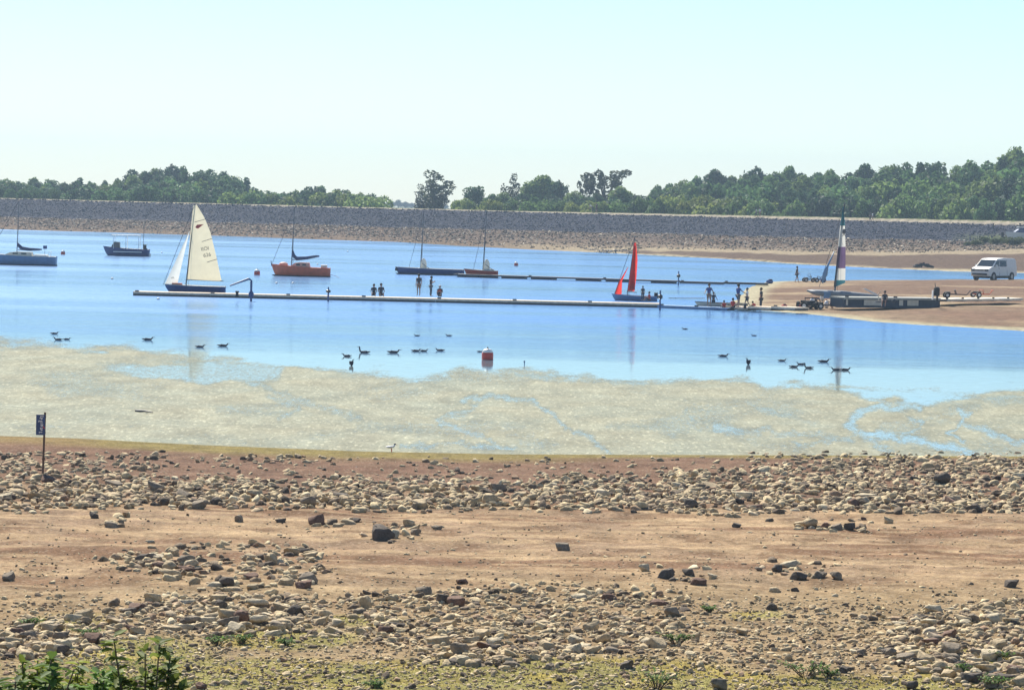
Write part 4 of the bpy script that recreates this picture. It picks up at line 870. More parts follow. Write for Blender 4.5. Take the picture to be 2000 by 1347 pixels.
# davit, posts
def post(px, py, z, h, label, r=.06, name='mooring_post', head=True):
    p = Wp(px, py, z); o = empty(name, p); tag(o, label, 'post'); MB().tube([(0, 0, -.4), (0, 0, h)], [r, r*.8], 8).build('shaft', M['navy'], o)
    if head: MB().lathe([(r*1.2, h*.45), (r*2.6, h*.5), (r*2.6, h*.68), (r*1.2, h*.74)], 10).build('lamp_box' if h > 1.3 else 'collar', M['steel'], o)
    return o
fr = Frame(491, 580, .3, -.9); o = empty('davit', fr.g); tag(o, 'dark bent davit post with a long angled arm on the near pontoon', 'davit')
A, B_, D_, E_ = fr(490.5, 578), fr(491, 548), fr(486, 544.5), fr(449, 558)
MB().tube([(A[0], 0, -.4), (B_[0], 0, B_[1]), (D_[0], 0, D_[1])], .085, 8).build('post', M['navy'], o); MB().tube([(D_[0], 0, D_[1]), (E_[0], 0, E_[1])], [.09, .05], 8).build('arm', M['navy'], o); MB().lathe([(.2, .0), (.2, .25), (.12, .4)], 10, (A[0], 0, .05)).build('base', M['navy'], o)
post(641, 581, .3, .8, 'short pale post with dark foot on the pontoon under the red yacht', .07)
post(1289, 598, .3, 1.2, 'dark post on the near pontoon just right of the red-sailed dinghy', .07); post(1325, 552, .25, 1.15, 'dark post at the shore end of the far pontoon', .07)
for a_, b_, lb in [(463, 578, 'dark mooring cleat block left of the davit'), (1455, 603, 'small dark bollard on the pale walkway')]:
    p = Wp(a_, b_, .38); o = empty('bollard', p); tag(o, lb, 'bollard'); MB().lathe([(.14, 0), (.1, .12), (.1, .25), (.17, .32), (.12, .38)], 12).build('body', M['black'], o)
# ---- buoys
def buoy(px, py, d, label, kind='red'):
    p = Wp(px, py, 0); o = empty('mooring_buoy' if kind == 'red' else 'float_buoy', p); tag(o, label, 'buoy', 'red mooring buoys' if kind == 'red' else 'small white floats')
    if kind == 'red':
        MB().lathe([(d*.30, -d*.3), (d*.48, -d*.1), (d*.5, .05), (d*.5, d*.5), (d*.46, d*.62)], 20).build('body', M['red'], o, True)
        MB().lathe([(d*.46, d*.62), (d*.47, d*.68), (d*.36, d*.86), (d*.12, d*.95)], 20).build('cap', M['white'], o, True); MB().lathe([(d*.06, d*.9), (d*.06, d*1.08)], 8).build('ring', M['steel'], o)
    else: MB().ball((0, 0, d*.15), (d/2, d/2, d*.42), 12, 8).build('body', M['white'], o, True)
buoy(952, 702, .58, 'large red and white buoy in the open water near the weed'); buoy(502, 537, .60, 'red buoy left of the bow of the red yacht'); buoy(123, 497, .55, 'red buoy with white top between the grey yacht and the motorboat'); buoy(1008, 519, .5, 'small red buoy right of the two bare masts', 'red')
for a_, b_, lb in [(309, 585, 'white float in front of the left end of the near pontoon'), (219, 545, 'white float below the canopied motorboat'), (316, 494, 'white float right of the canopied motorboat'), (540, 554, 'tiny white float under the red yacht bow'), (572, 554, 'tiny white float under the red yacht mast'), (679, 492, 'small grey float between the red yacht and the far keelboat'), (620, 517, 'tiny white float beside the blue furled sail')]:
    buoy(a_, b_, .26, lb, 'white')
# ---- people
def skin_obj(name, verts, edges, rad, mat, parent, sub=1):
    me = bpy.data.meshes.new(name); bm = bmesh.new(); ly = bm.verts.layers.skin.verify(); vs = []
    for i, (p, r_) in enumerate(zip(verts, rad)):
        v = bm.verts.new(p); v[ly].radius = (r_, r_) if not isinstance(r_, tuple) else r_; v[ly].use_root = (i == 0); vs.append(v)
    for a, b in edges: bm.edges.new((vs[a], vs[b]))
    bm.to_mesh(me); bm.free(); o = link(name, me, mat, parent); md = o.modifiers.new('skin', 'SKIN'); md.use_smooth_shade = True
    if sub: s_ = o.modifiers.new('sub', 'SUBSURF'); s_.levels = sub; s_.render_levels = sub
    return o
BASE = dict(pelvis=(0, 0, .95), spine=(0, .01, 1.18), chest=(0, .02, 1.36), neck=(0, .02, 1.49), jaw=(0, .05, 1.57), head=(0, .04, 1.66), crown=(0, .02, 1.73), nose=(0, .15, 1.63),
            shL=(-.17, 0, 1.42), elL=(-.23, -.02, 1.14), wrL=(-.22, .08, .90), shR=(.17, 0, 1.42), elR=(.23, -.02, 1.14), wrR=(.22, .08, .90),
            hiL=(-.09, 0, .90), knL=(-.10, .03, .49), anL=(-.10, -.01, .08), toL=(-.12, .16, .035), hiR=(.09, 0, .90), knR=(.10, .03, .49), anR=(.10, -.01, .08), toR=(.12, .16, .035))
def shift(d, keys, v):
    for k in keys: d[k] = tuple(a+b for a, b in zip(d[k], v))
UP = ['spine', 'chest', 'neck', 'jaw', 'head', 'crown', 'nose', 'shL', 'elL', 'wrL', 'shR', 'elR', 'wrR']
def pose(kind):
    d = dict(BASE)
    if kind == 'phone': d['elL'] = (-.22, .05, 1.17); d['wrL'] = (-.08, .28, 1.28); d['elR'] = (.22, .05, 1.17); d['wrR'] = (.06, .28, 1.27); shift(d, ['jaw', 'head', 'crown', 'nose'], (0, .03, -.02))
    if kind == 'walk': d['knL'] = (-.1, .16, .50); d['anL'] = (-.1, .22, .08); d['toL'] = (-.11, .38, .05); d['knR'] = (.1, -.05, .49); d['anR'] = (.1, -.26, .14); d['toR'] = (.11, -.12, .03); d['wrL'] = (-.2, -.12, .92); d['wrR'] = (.2, .22, .98)
    if kind in ('sit', 'sitarms'):
        shift(d, ['pelvis', 'hiL', 'hiR']+UP, (0, 0, -.84))
        d.update(knL=(-.14, .42, .14), anL=(-.14, .46, -.26), toL=(-.14, .60, -.33), knR=(.14, .42, .14), anR=(.14, .46, -.26), toR=(.14, .60, -.33), wrL=(-.15, .35, .18), elL=(-.25, .08, .32), wrR=(.15, .35, .18), elR=(.25, .08, .32))
        if kind == 'sitarms': d.update(knL=(-.16, .38, .42), anL=(-.14, .52, .07), toL=(-.14, .66, .03), knR=(.16, .38, .42), anR=(.14, .52, .07), toR=(.14, .66, .03), wrL=(-.1, .42, .38), wrR=(.1, .42, .38))
    if kind in ('bend', 'crouch'):
        a = .95 if kind == 'bend' else .6; c_, s_ = math.cos(a), math.sin(a)
        for k in UP:
            x_, y_, z_ = d[k]; z_ -= .95; d[k] = (x_, y_*c_+z_*s_, .95-y_*s_+z_*c_)
        d['elL'] = (-.24, d['shL'][1]+.06, d['shL'][2]-.28); d['wrL'] = (-.2, d['shL'][1]+.16, d['shL'][2]-.5); d['elR'] = (.24, d['shR'][1]+.06, d['shR'][2]-.28); d['wrR'] = (.2, d['shR'][1]+.18, d['shR'][2]-.5)
        if kind == 'crouch':
            shift(d, ['pelvis', 'hiL', 'hiR']+UP, (0, -.12, -.55)); d['knL'] = (-.15, .26, .46); d['knR'] = (.15, .26, .46)
    if kind == 'reach': d['elR'] = (.34, .14, 1.22); d['wrR'] = (.46, .34, 1.08); d['elL'] = (-.3, .08, 1.18); d['wrL'] = (-.38, .26, 1.02); d['knL'] = (-.12, .12, .5)
    return d
def person(px, py, z, kind, rz, h, label, shirt, shorts, hair='hair', vest=None, hat=None, longleg=False, group=None, dY=0.0, sleeves=.6):
    p = Wp(px, py, z) if z is not None else G(px, py); p.y += dY; p.x += dY*(px-CX)/F; o = empty('person', p, rz); k = h/1.75; o.scale = (k, k, k)
    tag(o, label, 'person', group or 'people around the pontoons'); d = pose(kind); names = list(BASE); V = [Vector(d[n]) for n in names]; ix = {n: i for i, n in enumerate(names)}
    rad = dict(pelvis=(.135, .10), spine=(.12, .09), chest=(.145, .10), neck=.055, jaw=.07, head=.095, crown=.06, nose=.014, shL=.06, shR=.06, elL=.042, elR=.042, wrL=.028, wrR=.028, hiL=.085, hiR=.085, knL=.055, knR=.055, anL=.038, anR=.038, toL=.03, toR=.03)
    Rr = [rad[n] for n in names]
    E_ = [('pelvis', 'spine'), ('spine', 'chest'), ('chest', 'neck'), ('neck', 'jaw'), ('jaw', 'head'), ('head', 'crown'), ('head', 'nose'), ('chest', 'shL'), ('shL', 'elL'), ('elL', 'wrL'), ('chest', 'shR'), ('shR', 'elR'), ('elR', 'wrR'),
          ('pelvis', 'hiL'), ('hiL', 'knL'), ('knL', 'anL'), ('anL', 'toL'), ('pelvis', 'hiR'), ('hiR', 'knR'), ('knR', 'anR'), ('anR', 'toR')]
    E_ = [(ix[a], ix[b]) for a, b in E_]
    for sd, sg in (('L', -1), ('R', 1)):      # palms, four fingers and a thumb
        w_ = V[ix['wr'+sd]]; dr = (w_-V[ix['el'+sd]]).normalized(); sdv = dr.cross(Vector((sg, 0, .2))).normalized()
        V.append(w_+dr*.08); Rr.append((.035, .018)); pi_ = len(V)-1; E_.append((ix['wr'+sd], pi_))
        for q in range(4):
            b0 = V[pi_]+sdv*(q-1.5)*.02+dr*.03; b1 = b0+dr*(.035+.01*(q in (1, 2)))+Vector((-sg*.02, 0, 0)); V += [b0, b1]; Rr += [.009, .008]; E_ += [(pi_, len(V)-2), (len(V)-2, len(V)-1)]
        V.append(w_+dr*.05+sdv*.055); Rr.append(.010); E_.append((pi_, len(V)-1))
    skin_obj('body', V, E_, Rr, M['skin'], o)
    def cl(name, nn, ee, rr, mat, ext=None):
        vv = [Vector(d[n]) if isinstance(n, str) else n for n in nn]; skin_obj(name, vv, ee, rr, mat, o)
    eL = Vector(d['shL']).lerp(Vector(d['elL']), sleeves); eR = Vector(d['shR']).lerp(Vector(d['elR']), sleeves)
    cl('shirt', ['pelvis', 'spine', 'chest', 'neck', 'shL', eL, 'shR', eR], [(0, 1), (1, 2), (2, 3), (2, 4), (4, 5), (2, 6), (6, 7)], [(.155, .12), (.15, .115), (.17, .125), .065, .08, .062, .08, .062], M[shirt])
    f_ = .97 if longleg else .8
    kL, kR = Vector(d['hiL']).lerp(Vector(d['knL']), f_), Vector(d['hiR']).lerp(Vector(d['knR']), f_)
    if longleg: cl('trousers', ['pelvis', 'hiL', 'knL', Vector(d['knL']).lerp(Vector(d['anL']), .9), 'hiR', 'knR', Vector(d['knR']).lerp(Vector(d['anR']), .9)], [(0, 1), (1, 2), (2, 3), (0, 4), (4, 5), (5, 6)], [(.15, .12), .105, .075, .06, .105, .075, .06], M[shorts])
    else: cl('shorts', ['pelvis', 'hiL', kL, 'hiR', kR], [(0, 1), (1, 2), (0, 3), (3, 4)], [(.15, .12), .11, .085, .11, .085], M[shorts])
    hd = Vector(d['head']); hc = hd+(Vector(d['crown'])-hd)*.35+(hd-Vector(d['nose']))*.22
    MB().ball(hc, (.108, .115, .12), 12, 8).build('hair', M[hair], o, True)
    if hat: 
        cr = Vector(d['crown']); MB().ball(cr, (.125, .13, .08), 12, 8).ball(cr+(Vector(d['nose'])-hd)*.8, (.09, .10, .015), 10, 6).build('cap', M[hat], o, True)
    if vest:
        c_ = Vector(d['chest']).lerp(Vector(d['spine']), .4); u_ = (Vector(d['neck'])-Vector(d['pelvis'])).normalized()
        skin_obj('life_vest', [c_-u_*.18, c_, c_+u_*.16], [(0, 1), (1, 2)], [(.19, .16), (.205, .17), (.17, .14)], M[vest], o)
    return o
ZD = .30
person(730, 576, ZD, 'sit', math.pi, 1.62, 'left one of the two dark figures sitting side by side on the near pontoon', 'dark', 'dark', dY=0)
person(744, 576.5, ZD, 'sit', math.pi+.2, 1.75, 'right one of the two dark figures sitting side by side on the near pontoon', 'dark', 'greyc')
person(817.5, 578, ZD, 'stand', .4, 1.72, 'person standing in dark shirt and khaki shorts on the near pontoon', 'dark', 'tan')
person(841, 579, ZD, 'phone', -1.2, 1.6, 'person standing in dark top and grey blue trousers looking down at their hands', 'dark', 'greyc', longleg=True)
person(859, 578, ZD, 'sitarms', math.pi*.95, 1.6, 'seated person in a red life vest and white cap on the near pontoon', 'dark', 'dark', vest='vest', hat='whitec')
person(1255, 588, .30, 'stand', 0, 1.15, 'dark figure standing in the red-sailed dinghy', 'dark', 'dark', dY=1.2, longleg=True)
person(1268, 588, .32, 'sitarms', 1.2, 1.35, 'person in red sitting in the stern of the red-sailed dinghy', 'vest', 'dark', dY=1.0, vest='vest')
person(1384, 599, .2, 'reach', math.pi+.3, 1.75, 'adult in blue top with arms out on the dark walkway', 'bluec', 'tan'); person(1393, 604, -.25, 'reach', math.pi, 1.35, 'child in dark clothes standing in the water beside the adult with arms out', 'dark', 'dark')
person(1441, 601, .25, 'reach', -1.0, 1.8, 'adult in blue top standing over the seated person in red', 'bluec', 'greyc'); person(1431, 602, .27, 'sitarms', -.6, 1.45, 'person in dark red sitting on the pale walkway', 'vest', 'dark', vest='vest')
person(1459, 601, .27, 'walk', 1.3, 1.5, 'person in white top and dark shorts carrying things on the pale walkway', 'whitec', 'dark'); person(1486, 606, .02, 'stand', 1.2, 1.72, 'person standing in dark clothes at the water edge, tallest of the shore group', 'dark', 'dark', longleg=True)
person(1624, 603, None, 'crouch', -1.2, 1.6, 'person in navy crouching at the low trolley under the catamaran', 'bluec', 'dark'); person(1414, 603, .1, 'sitarms', .5, 1.2, 'small child in red on the dark walkway between the two blue topped adults', 'vest', 'dark', vest='vest')
person(1474, 609, -.05, 'crouch', .8, 1.3, 'child in dark red crouching in the shallows', 'vest', 'dark'); person(1556, 552, None, 'walk', -1.3, 1.7, 'lone dark figure walking on the top of the sand spit', 'dark', 'dark')
person(1728, 590, 1.2, 'sit', math.pi*.9, 1.55, 'dark seated figure on the heavy grey beached pontoon', 'dark', 'dark', dY=0)
def crest_pt(px, e=1.5):
    Y = float(crest_d(np.array((px-CX)/F*600)))+e; x_ = (px-CX)/F*Y; z_ = float(terrain(np.array([x_]), np.array([Y]))[0])
    for _ in range(3):
        q = project(np.array([x_]), np.array([Y]), np.array([z_])); x_ += (px-float(q[0][0]))/F*Y; z_ = float(terrain(np.array([x_]), np.array([Y]))[0])
    return Vector((x_, Y, z_))
for px_, ps, rz_, h_, sh, pt, lb in [(1477, 'walk', 1.4, 1.7, 'whitec', 'dark', 'left one of two walkers on the dam, white top, above the helpers'), (1484, 'stand', 0, 1.75, 'whitec', 'tan', 'right one of two walkers on the dam, white top and pale shorts'),
        (1699, 'walk', -1.4, 1.75, 'dark', 'dark', 'dark dressed walker on the dam right of the striped sail'), (1704, 'walk', -1.4, 1.7, 'whitec', 'tan', 'white dressed walker on the dam right of the striped sail'), (1157, 'bend', 1.4, 2.1, 'whitec', 'dark', 'person in bright white top leaning forward on the dam'), (1165, 'stand', .6, 1.9, 'dark', 'greyc', 'dark figure standing beside the person in bright white on the dam')]:
    p = crest_pt(px_, 4); o = person(px_, 420, 6, ps, rz_, h_, lb, sh, pt, longleg=(pt == 'dark'), group='people on the dam'); o.location = p
for px_, lb in [(1940, 'left one of two short posts along the track above the van'), (1992, 'right one of two short posts along the track above the trailered boat')]:
    p = crest_pt(px_, 2); o = empty('track_post', p); tag(o, lb, 'post', 'posts by the dam track'); MB().box((0, 0, .5), (.2, .2, 1.1)).build('shaft', M['steel'], o); MB().box((0, 0, 1.12), (.3, .3, .14)).build('post_cap', M['steel'], o)
# ---- van
def van(px, py):
    p = G(px, py); p.z += .0; o = empty('van', p, R(50)); o.scale = (1.24,)*3; tag(o, 'white panel van with dark side windows parked on the sand spit', 'van')
    prof = [(-2.42, .38), (-2.47, .62), (-2.44, .95), (-2.25, 1.12), (-1.72, 1.25), (-1.0, 1.84), (-.78, 1.95), (.4, 2.02), (2.1, 2.0), (2.36, 1.9), (2.46, 1.2), (2.45, .42), (1.95, .34), (-1.9, .32)]
    def hw(z): return .95 if z < 1.12 else .95-.15*(z-1.12)/.88
    v = [(x_, -hw(z_), z_) for x_, z_ in prof]+[(x_, hw(z_), z_) for x_, z_ in prof]; n = len(prof)
    mb = MB().add(v, [tuple(range(n-1, -1, -1)), tuple(range(n, 2*n))]+[(i, (i+1) % n, n+(i+1) % n, n+i) for i in range(n)])
    b = mb.build('body', M['white'], o); bv = b.modifiers.new('b', 'BEVEL'); bv.width = .05; bv.segments = 3; bv.limit_method = 'ANGLE'
    def side(name, q, sg, mat):
        a = [(x_, sg*(hw(z_)+.012), z_) for x_, z_ in q]; i_ = [(x_, sg*(hw(z_)-.02), z_) for x_, z_ in q]; n_ = len(q)
        MB().add(a+i_, [tuple(range(n_)), tuple(range(2*n_-1, n_-1, -1))]+[(i, (i+1) % n_, n_+(i+1) % n_, n_+i) for i in range(n_)]).build(name, mat, o)
    for sg in (-1, 1):
        side('side_window', [(-1.55, 1.26), (-.62, 1.26), (-.62, 1.8), (-.98, 1.78)], sg, M['glass']); side('side_window', [(-.5, 1.26), (.62, 1.26), (.62, 1.8), (-.5, 1.8)], sg, M['glass'])
        side('door_seam', [(-.58, .45), (-.56, .45), (-.56, 1.85), (-.58, 1.85)], sg, M['greyc']); side('door_seam', [(.72, .45), (.745, .45), (.745, 1.85), (.72, 1.85)], sg, M['greyc'])
        side('door_handle', [(-.78, 1.08), (-.62, 1.08), (-.62, 1.12), (-.78, 1.12)], sg, M['steel']); side('sill', [(-1.2, .33), (1.2, .33), (1.2, .42), (-1.2, .42)], sg, M['steel'])
        MB().box((-1.35, sg*1.06, 1.3), (.12, .2, .22)).build('mirror', M['white'], o)
        MB().box((-2.42, sg*.72, .92), (.16, .34, .2)).build('headlight', M['glass'], o)
        for xw in (-1.6, 1.55):
            MB().tube([(xw, sg*.80, .35), (xw, sg*.957, .35)], .42, 24).build('wheel_arch', M['black'], o)
            w_ = MB().tube([(xw, sg*.74, .34), (xw, sg*.975, .34)], .34, 24).build('wheel', M['tyre'], o, False); MB().tube([(xw, sg*.95, .34), (xw, sg*.985, .34)], .21, 16).build('rim', M['rim'], w_)
    MB().add([(-1.74, -.82, 1.27), (-1.74, .82, 1.27), (-1.03, .74, 1.85), (-1.03, -.74, 1.85), (-1.70, -.82, 1.23), (-1.70, .82, 1.23), (-.99, .74, 1.80), (-.99, -.74, 1.80)], [(0, 1, 2, 3), (7, 6, 5, 4), (0, 4, 5, 1), (1, 5, 6, 2), (2, 6, 7, 3), (3, 7, 4, 0)]).build('windscreen', M['glass'], o)
    MB().box((-2.47, 0, .93), (.06, 1.05, .13)).build('grille', M['black'], o); MB().box((-2.49, 0, .55), (.08, 1.5, .16)).build('lower_grille', M['black'], o); MB().box((-2.54, 0, .70), (.02, .5, .11)).build('number_plate', M['white'], o)
    MB().box((0, 0, .26), (4.4, 1.5, .16)).build('underbody', M['black'], o)
van(1941, 547)
# ---- boat on a trailer, far right
g = at_y(2003, 474, 533); g.z = float(terrain(np.array([g.x]), np.array([g.y]))[0]); o = empty('motorboat', g, .1); tag(o, 'white motorboat on a trailer at the right edge above the shrubs', 'motorboat'); o.scale = (.95,)*3
hb, db, rb = hull_mb(7.6, 2.2, .6, 2.0, 1.7, .8, .85); hb.build('hull', M['white'], o, True); db.build('deck', M['white'], o); rb.build('rubbing_strake', M['navy'], o)
MB().prism([(-2.2, 1.9), (-1.2, 2.6), (1.4, 2.7), (1.7, 1.85)], -.8, .8).build('cabin', M['navy'], o); MB().box((.2, 0, 2.78), (3.4, 1.9, .14)).build('roof', M['white'], o); MB().box((-4.35, 0, 1.35), (.45, .5, .9)).build('outboard_motor', M['black'], o)
tl = MB().box((0, -.7, .55), (7, .12, .14)).box((0, .7, .55), (7, .12, .14)).box((-2, 0, .55), (.12, 1.6, .12)).build('trailer_frame', M['steel'], o)
for sg in (-1, 1): MB().tube([(.6, sg*.9, .4), (.6, sg*1.1, .4)], .38, 18).build('wheel', M['tyre'], tl)
# ---- dark rubble heap
g = G(1804, 523.5, 1); o = empty('rubble_heap', g); tag(o, 'dark heap of wet rubble on the far mud bank, left of the van', 'rubble heap'); Vs = MB()
for k in range(26):
    a = random.uniform(-1, 1); V_, F_ = P_MED[k % 10]; s_ = random.uniform(.18, .38); Vs.add([(a*.85*1.1+v[0]*s_*1.2, random.uniform(-.02, .02)+v[1]*s_, (1-abs(a))*.55*random.random()+.1+v[2]*s_) for v in V_], [tuple(f) for f in F_])
Vs.build('stones', simple('wet_rubble', (.03, .032, .035), .9), o); o.scale = (1.25, 1.2, 1.1)
# ---- shore clutter
def wheel(o, x, y, z, r, ax='y', w=.12):
    t_ = MB().tube([(x, y-w/2, z), (x, y+w/2, z)], r, 18).build('wheel', M['tyre'], o); MB().tube([(x, y-w/2-.015, z), (x, y+w/2+.015, z)], r*.5, 12).build('rim', M['white'], t_)
def trolley(px, py, label, mat, ln=2.2, rz=0.0, z=None, k=1.0, wheels=2, hand=True):
    p = G(px, py) if z is None else Wp(px, py, z); o = empty('launching_trolley', p, rz); tag(o, label, 'trolley', 'boat trolleys on the shore'); o.scale = (k,)*3
    f_ = MB().tube([(-ln/2, -.45, .3), (ln/2, 0, .28)], .04, 6).tube([(-ln/2, .45, .3), (ln/2, 0, .28)], .04, 6).tube([(-ln/2+.1, -.5, .3), (-ln/2+.1, .5, .3)], .04, 6).tube([(0, -.3, .3), (-.1, -.32, .62), (-.1, .32, .62), (0, .3, .3)], .035, 6)
    if hand: f_.tube([(ln/2, 0, .28), (ln/2+.25, 0, .6)], .035, 6).tube([(ln/2+.25, -.22, .6), (ln/2+.25, .22, .6)], .035, 6)
    f_.build('frame', mat, o)
    for sg in (-1, 1)[:wheels]: wheel(o, -ln/2+.1, sg*.55, .22, .22)
    MB().box((-ln/2+.2, 0, .42), (.3, .8, .14)).build('cradle', M['black'], o); return o
trolley(1583, 603, 'black launching trolley with upright wheels left of the catamaran', M['steel'], 1.6, 1.2, k=1.35); trolley(1600, 605, 'launching trolley with white wheels under the catamaran bow', M['steel'], 1.7, -.4, k=1.3)
trolley(1622, 604, 'low trolley in front of the catamaran hulls', M['cream'], 2.0, .2, k=1.1); trolley(1867, 582, 'folded black and brown trolley on the pale ramp', M['steel'], 1.7, 0, z=1.2); trolley(1918, 581, 'orange red trolley on the pale ramp', M['orange'], 1.3, .3, z=1.05)
trolley(1585, 551, 'black trolley with an upright handle hoop on the top of the spit', M['steel'], 1.6, .1); trolley(1600, 551.5, 'dark low trolley beside the blue ball on the spit', M['steel'], 1.2, .3, hand=False)
p = G(1580, 550); o = empty('net_hoop', p); tag(o, 'small hoop on a thin stick standing on the spit', 'hoop'); MB().tube([(0, 0, 0), (0, 0, .55)], .025, 5).build('stick', M['steel'], o)
MB().tube([(.14*math.cos(t_), 0, .7+.17*math.sin(t_)) for t_ in np.linspace(0, 6.283, 13)], .025, 5).build('ring', M['steel'], o)
def blobthing(px, py, z, name, lab, cat, parts):
    p = G(px, py) if z is None else Wp(px, py, z); o = empty(name, p); tag(o, lab, cat)
    for nm_, mt_, c_, r_ in parts: MB().ball(c_, r_, 14, 10).build(nm_, M[mt_], o, True)
blobthing(1608, 552, None, 'ball_float', 'blue round float on the spit next to the furled jib', 'float', [('body', 'bluec', (0, 0, .28), .3), ('eye', 'steel', (0, 0, .6), .05)])
blobthing(1503, 554, None, 'holdall', 'dark blue bag on the tip of the spit', 'bag', [('body', 'bluec', (0, 0, .2), (.38, .25, .24)), ('flap', 'dark', (.1, 0, .42), (.22, .18, .07))])
blobthing(1532, 602, None, 'buoyancy_bag', 'dark red bag on the sand, left of the trolleys, farther left', 'bag', [('body', 'vest', (0, 0, .14), (.24, .2, .17)), ('flap', 'dark', (0, 0, .3), (.12, .1, .04))])
blobthing(1566, 604, None, 'buoyancy_bag', 'dark red bag on the sand touching the black trolley', 'bag', [('body', 'vest', (0, 0, .17), (.28, .2, .2)), ('flap', 'dark', (0, 0, .36), (.12, .1, .05))])
blobthing(1746, 591, 1.2, 'holdall', 'small dark bag right of the seated figure on the grey pontoon', 'bag', [('body', 'dark', (0, 0, .12), (.18, .15, .14)), ('flap', 'greyc', (0, 0, .25), (.1, .08, .03))])
for a_, b_, lb in [(1586, 596, 'white fender leaning on the black trolley'), (1606, 588, 'white fender under the catamaran bow'), (1634, 600, 'white round fender at the end of the grey pontoon'), (1614, 602, 'cream float on the low trolley')]:
    p = G(a_, b_); o = empty('fender', p); tag(o, lb, 'fender', 'fenders near the catamaran'); MB().ball((0, 0, .28), (.2, .2, .3), 12, 8).build('body', M['white'], o, True); MB().lathe([(.05, .55), (.05, .64)], 8).build('eye', M['steel'], o)
g = Wp(1829, 585, 1.15); o = empty('outboard_motor', g); tag(o, 'black outboard motor on a white stand at the joint of pontoon and ramp', 'outboard motor')
MB().box((0, 0, .55), (.42, .35, .55)).ball((0, 0, .85), (.24, .2, .14)).build('cowl', M['black'], o); MB().box((.05, 0, .1), (.14, .16, .5)).build('leg', M['steel'], o); MB().box((-.3, 0, .35), (.08, .5, .7)).build('stand', M['white'], o); MB().tube([(-.1, 0, .9), (-.15, 0, 1.3)], .03, 6).build('tiller', M['steel'], o)
g = Wp(1715, 591, 1.2); o = empty('coiled_line', g); tag(o, 'pale crooked stick and rope left of the seated figure on the grey pontoon', 'rope'); MB().tube([(0, 0, 0), (.05, 0, .35), (-.03, 0, .55), (.2, 0, .85)], .035, 6).build('stick', M['wood'], o); MB().tube([(.18*math.cos(t_), .18*math.sin(t_), .06) for t_ in np.linspace(0, 6.283, 13)], .05, 6).build('coil', M['greyc'], o)
for a_, b_, lb in [(1805, 583, 'dark plank lying on the sand behind the grey pontoon'), (1345, 584, 'long pale oar floating left of the shore group')]:
    p = Wp(a_, b_, .35 if a_ > 1400 else .06); o = empty('plank' if a_ > 1400 else 'oar', p, .1); tag(o, lb, 'plank' if a_ > 1400 else 'oar')
    MB().box((0, 0, .1), (1.3, .3, .12)).build('board', M['steel'], o) if a_ > 1400 else (MB().tube([(-1.2, 0, .05), (1.4, 0, .1)], .05, 6).build('shaft', M['white'], o), MB().box((-1.4, 0, .05), (.6, .18, .05)).build('blade', M['black'], o))
# the half-hidden white boat the helpers hold
fr = Frame(1412, 600, 0, 2.2); o = empty('rowing_boat', fr.g, .05); tag(o, 'low white rowing boat behind the helpers at the pontoon end', 'boat'); hb, db, rb = hull_mb(4.2, 1.2, -.1, .32, .26, .3, .8); hb.build('hull', M['cream'], o, True); db.build('deck', M['grey'], o); rb.build('rubbing_strake', M['steel'], o)
# ---- birds
def bird(px, py, k, kind, rz, label, mat='dark', dY=0):
    p = Wp(px, py, 0) if kind != 'gull' else G(px, py); nm_ = {'duck': 'duck', 'goose': 'goose', 'stand': 'cormorant', 'gull': 'gull', 'far': 'duck'}[kind]
    o = empty(nm_, p, rz); o.scale = (k*.85, k*.85, k*.62); tag(o, label, nm_, 'waterfowl on the lake'); m_ = M[mat]
    if kind in ('duck', 'goose', 'far'):
        nk = .05 if kind != 'goose' else .24; V_ = [(0, 0, .05), (.13, 0, .05), (-.16, 0, .06), (-.27, 0, .09), (.20, 0, .09), (.22, 0, .12+nk*.5), (.24, 0, .14+nk), (.27, 0, .14+nk)]
        skin_obj('body', V_, [(0, 1), (0, 2), (2, 3), (1, 4), (4, 5), (5, 6), (6, 7)], [(.10, .085), (.09, .075), (.075, .055), .02, .045, .032, .042, .028], m_, o)
        MB().tube([(.28, 0, .14+nk), (.35, 0, .13+nk)], [.022, .008], 6).build('bill', M['greyc'], o)
    elif kind == 'stand':
        skin_obj('body', [(0, 0, .22), (-.03, 0, .05), (.02, 0, .36), (.04, 0, .48), (.05, 0, .56), (.09, 0, .57), (-.12, 0, -.02)], [(0, 1), (0, 2), (2, 3), (3, 4), (4, 5), (1, 6)], [.09, .07, .07, .035, .04, .025, .03], m_, o)
        MB().tube([(.1, 0, .57), (.19, 0, .57)], [.015, .007], 6).build('bill', M['greyc'], o); MB().prism([(-.2, .4), (-.05, .42), (-.08, .1), (-.16, .08)], -.1, .1).build('wing', m_, o)
    else:
        skin_obj('body', [(0, 0, .22), (-.12, 0, .24), (-.24, 0, .24), (.09, 0, .27), (.13, 0, .36), (.16, 0, .36)], [(0, 1), (1, 2), (0, 3), (3, 4), (4, 5)], [.08, .06, .02, .05, .045, .03], M['white'], o)
        MB().tube([(.02, -.03, 0), (.0, -.03, .18)], .014, 5).build('leg', M['orange'], o); MB().tube([(.02, .03, 0), (.0, .03, .18)], .01, 5).build('leg', M['orange'], o); MB().tube([(.18, 0, .36), (.25, 0, .35)], [.014, .005], 6).build('bill', M['orange'], o); MB().ball((.14, 0, .385), (.045, .04, .035)).build('hood', M['dark'], o, True)
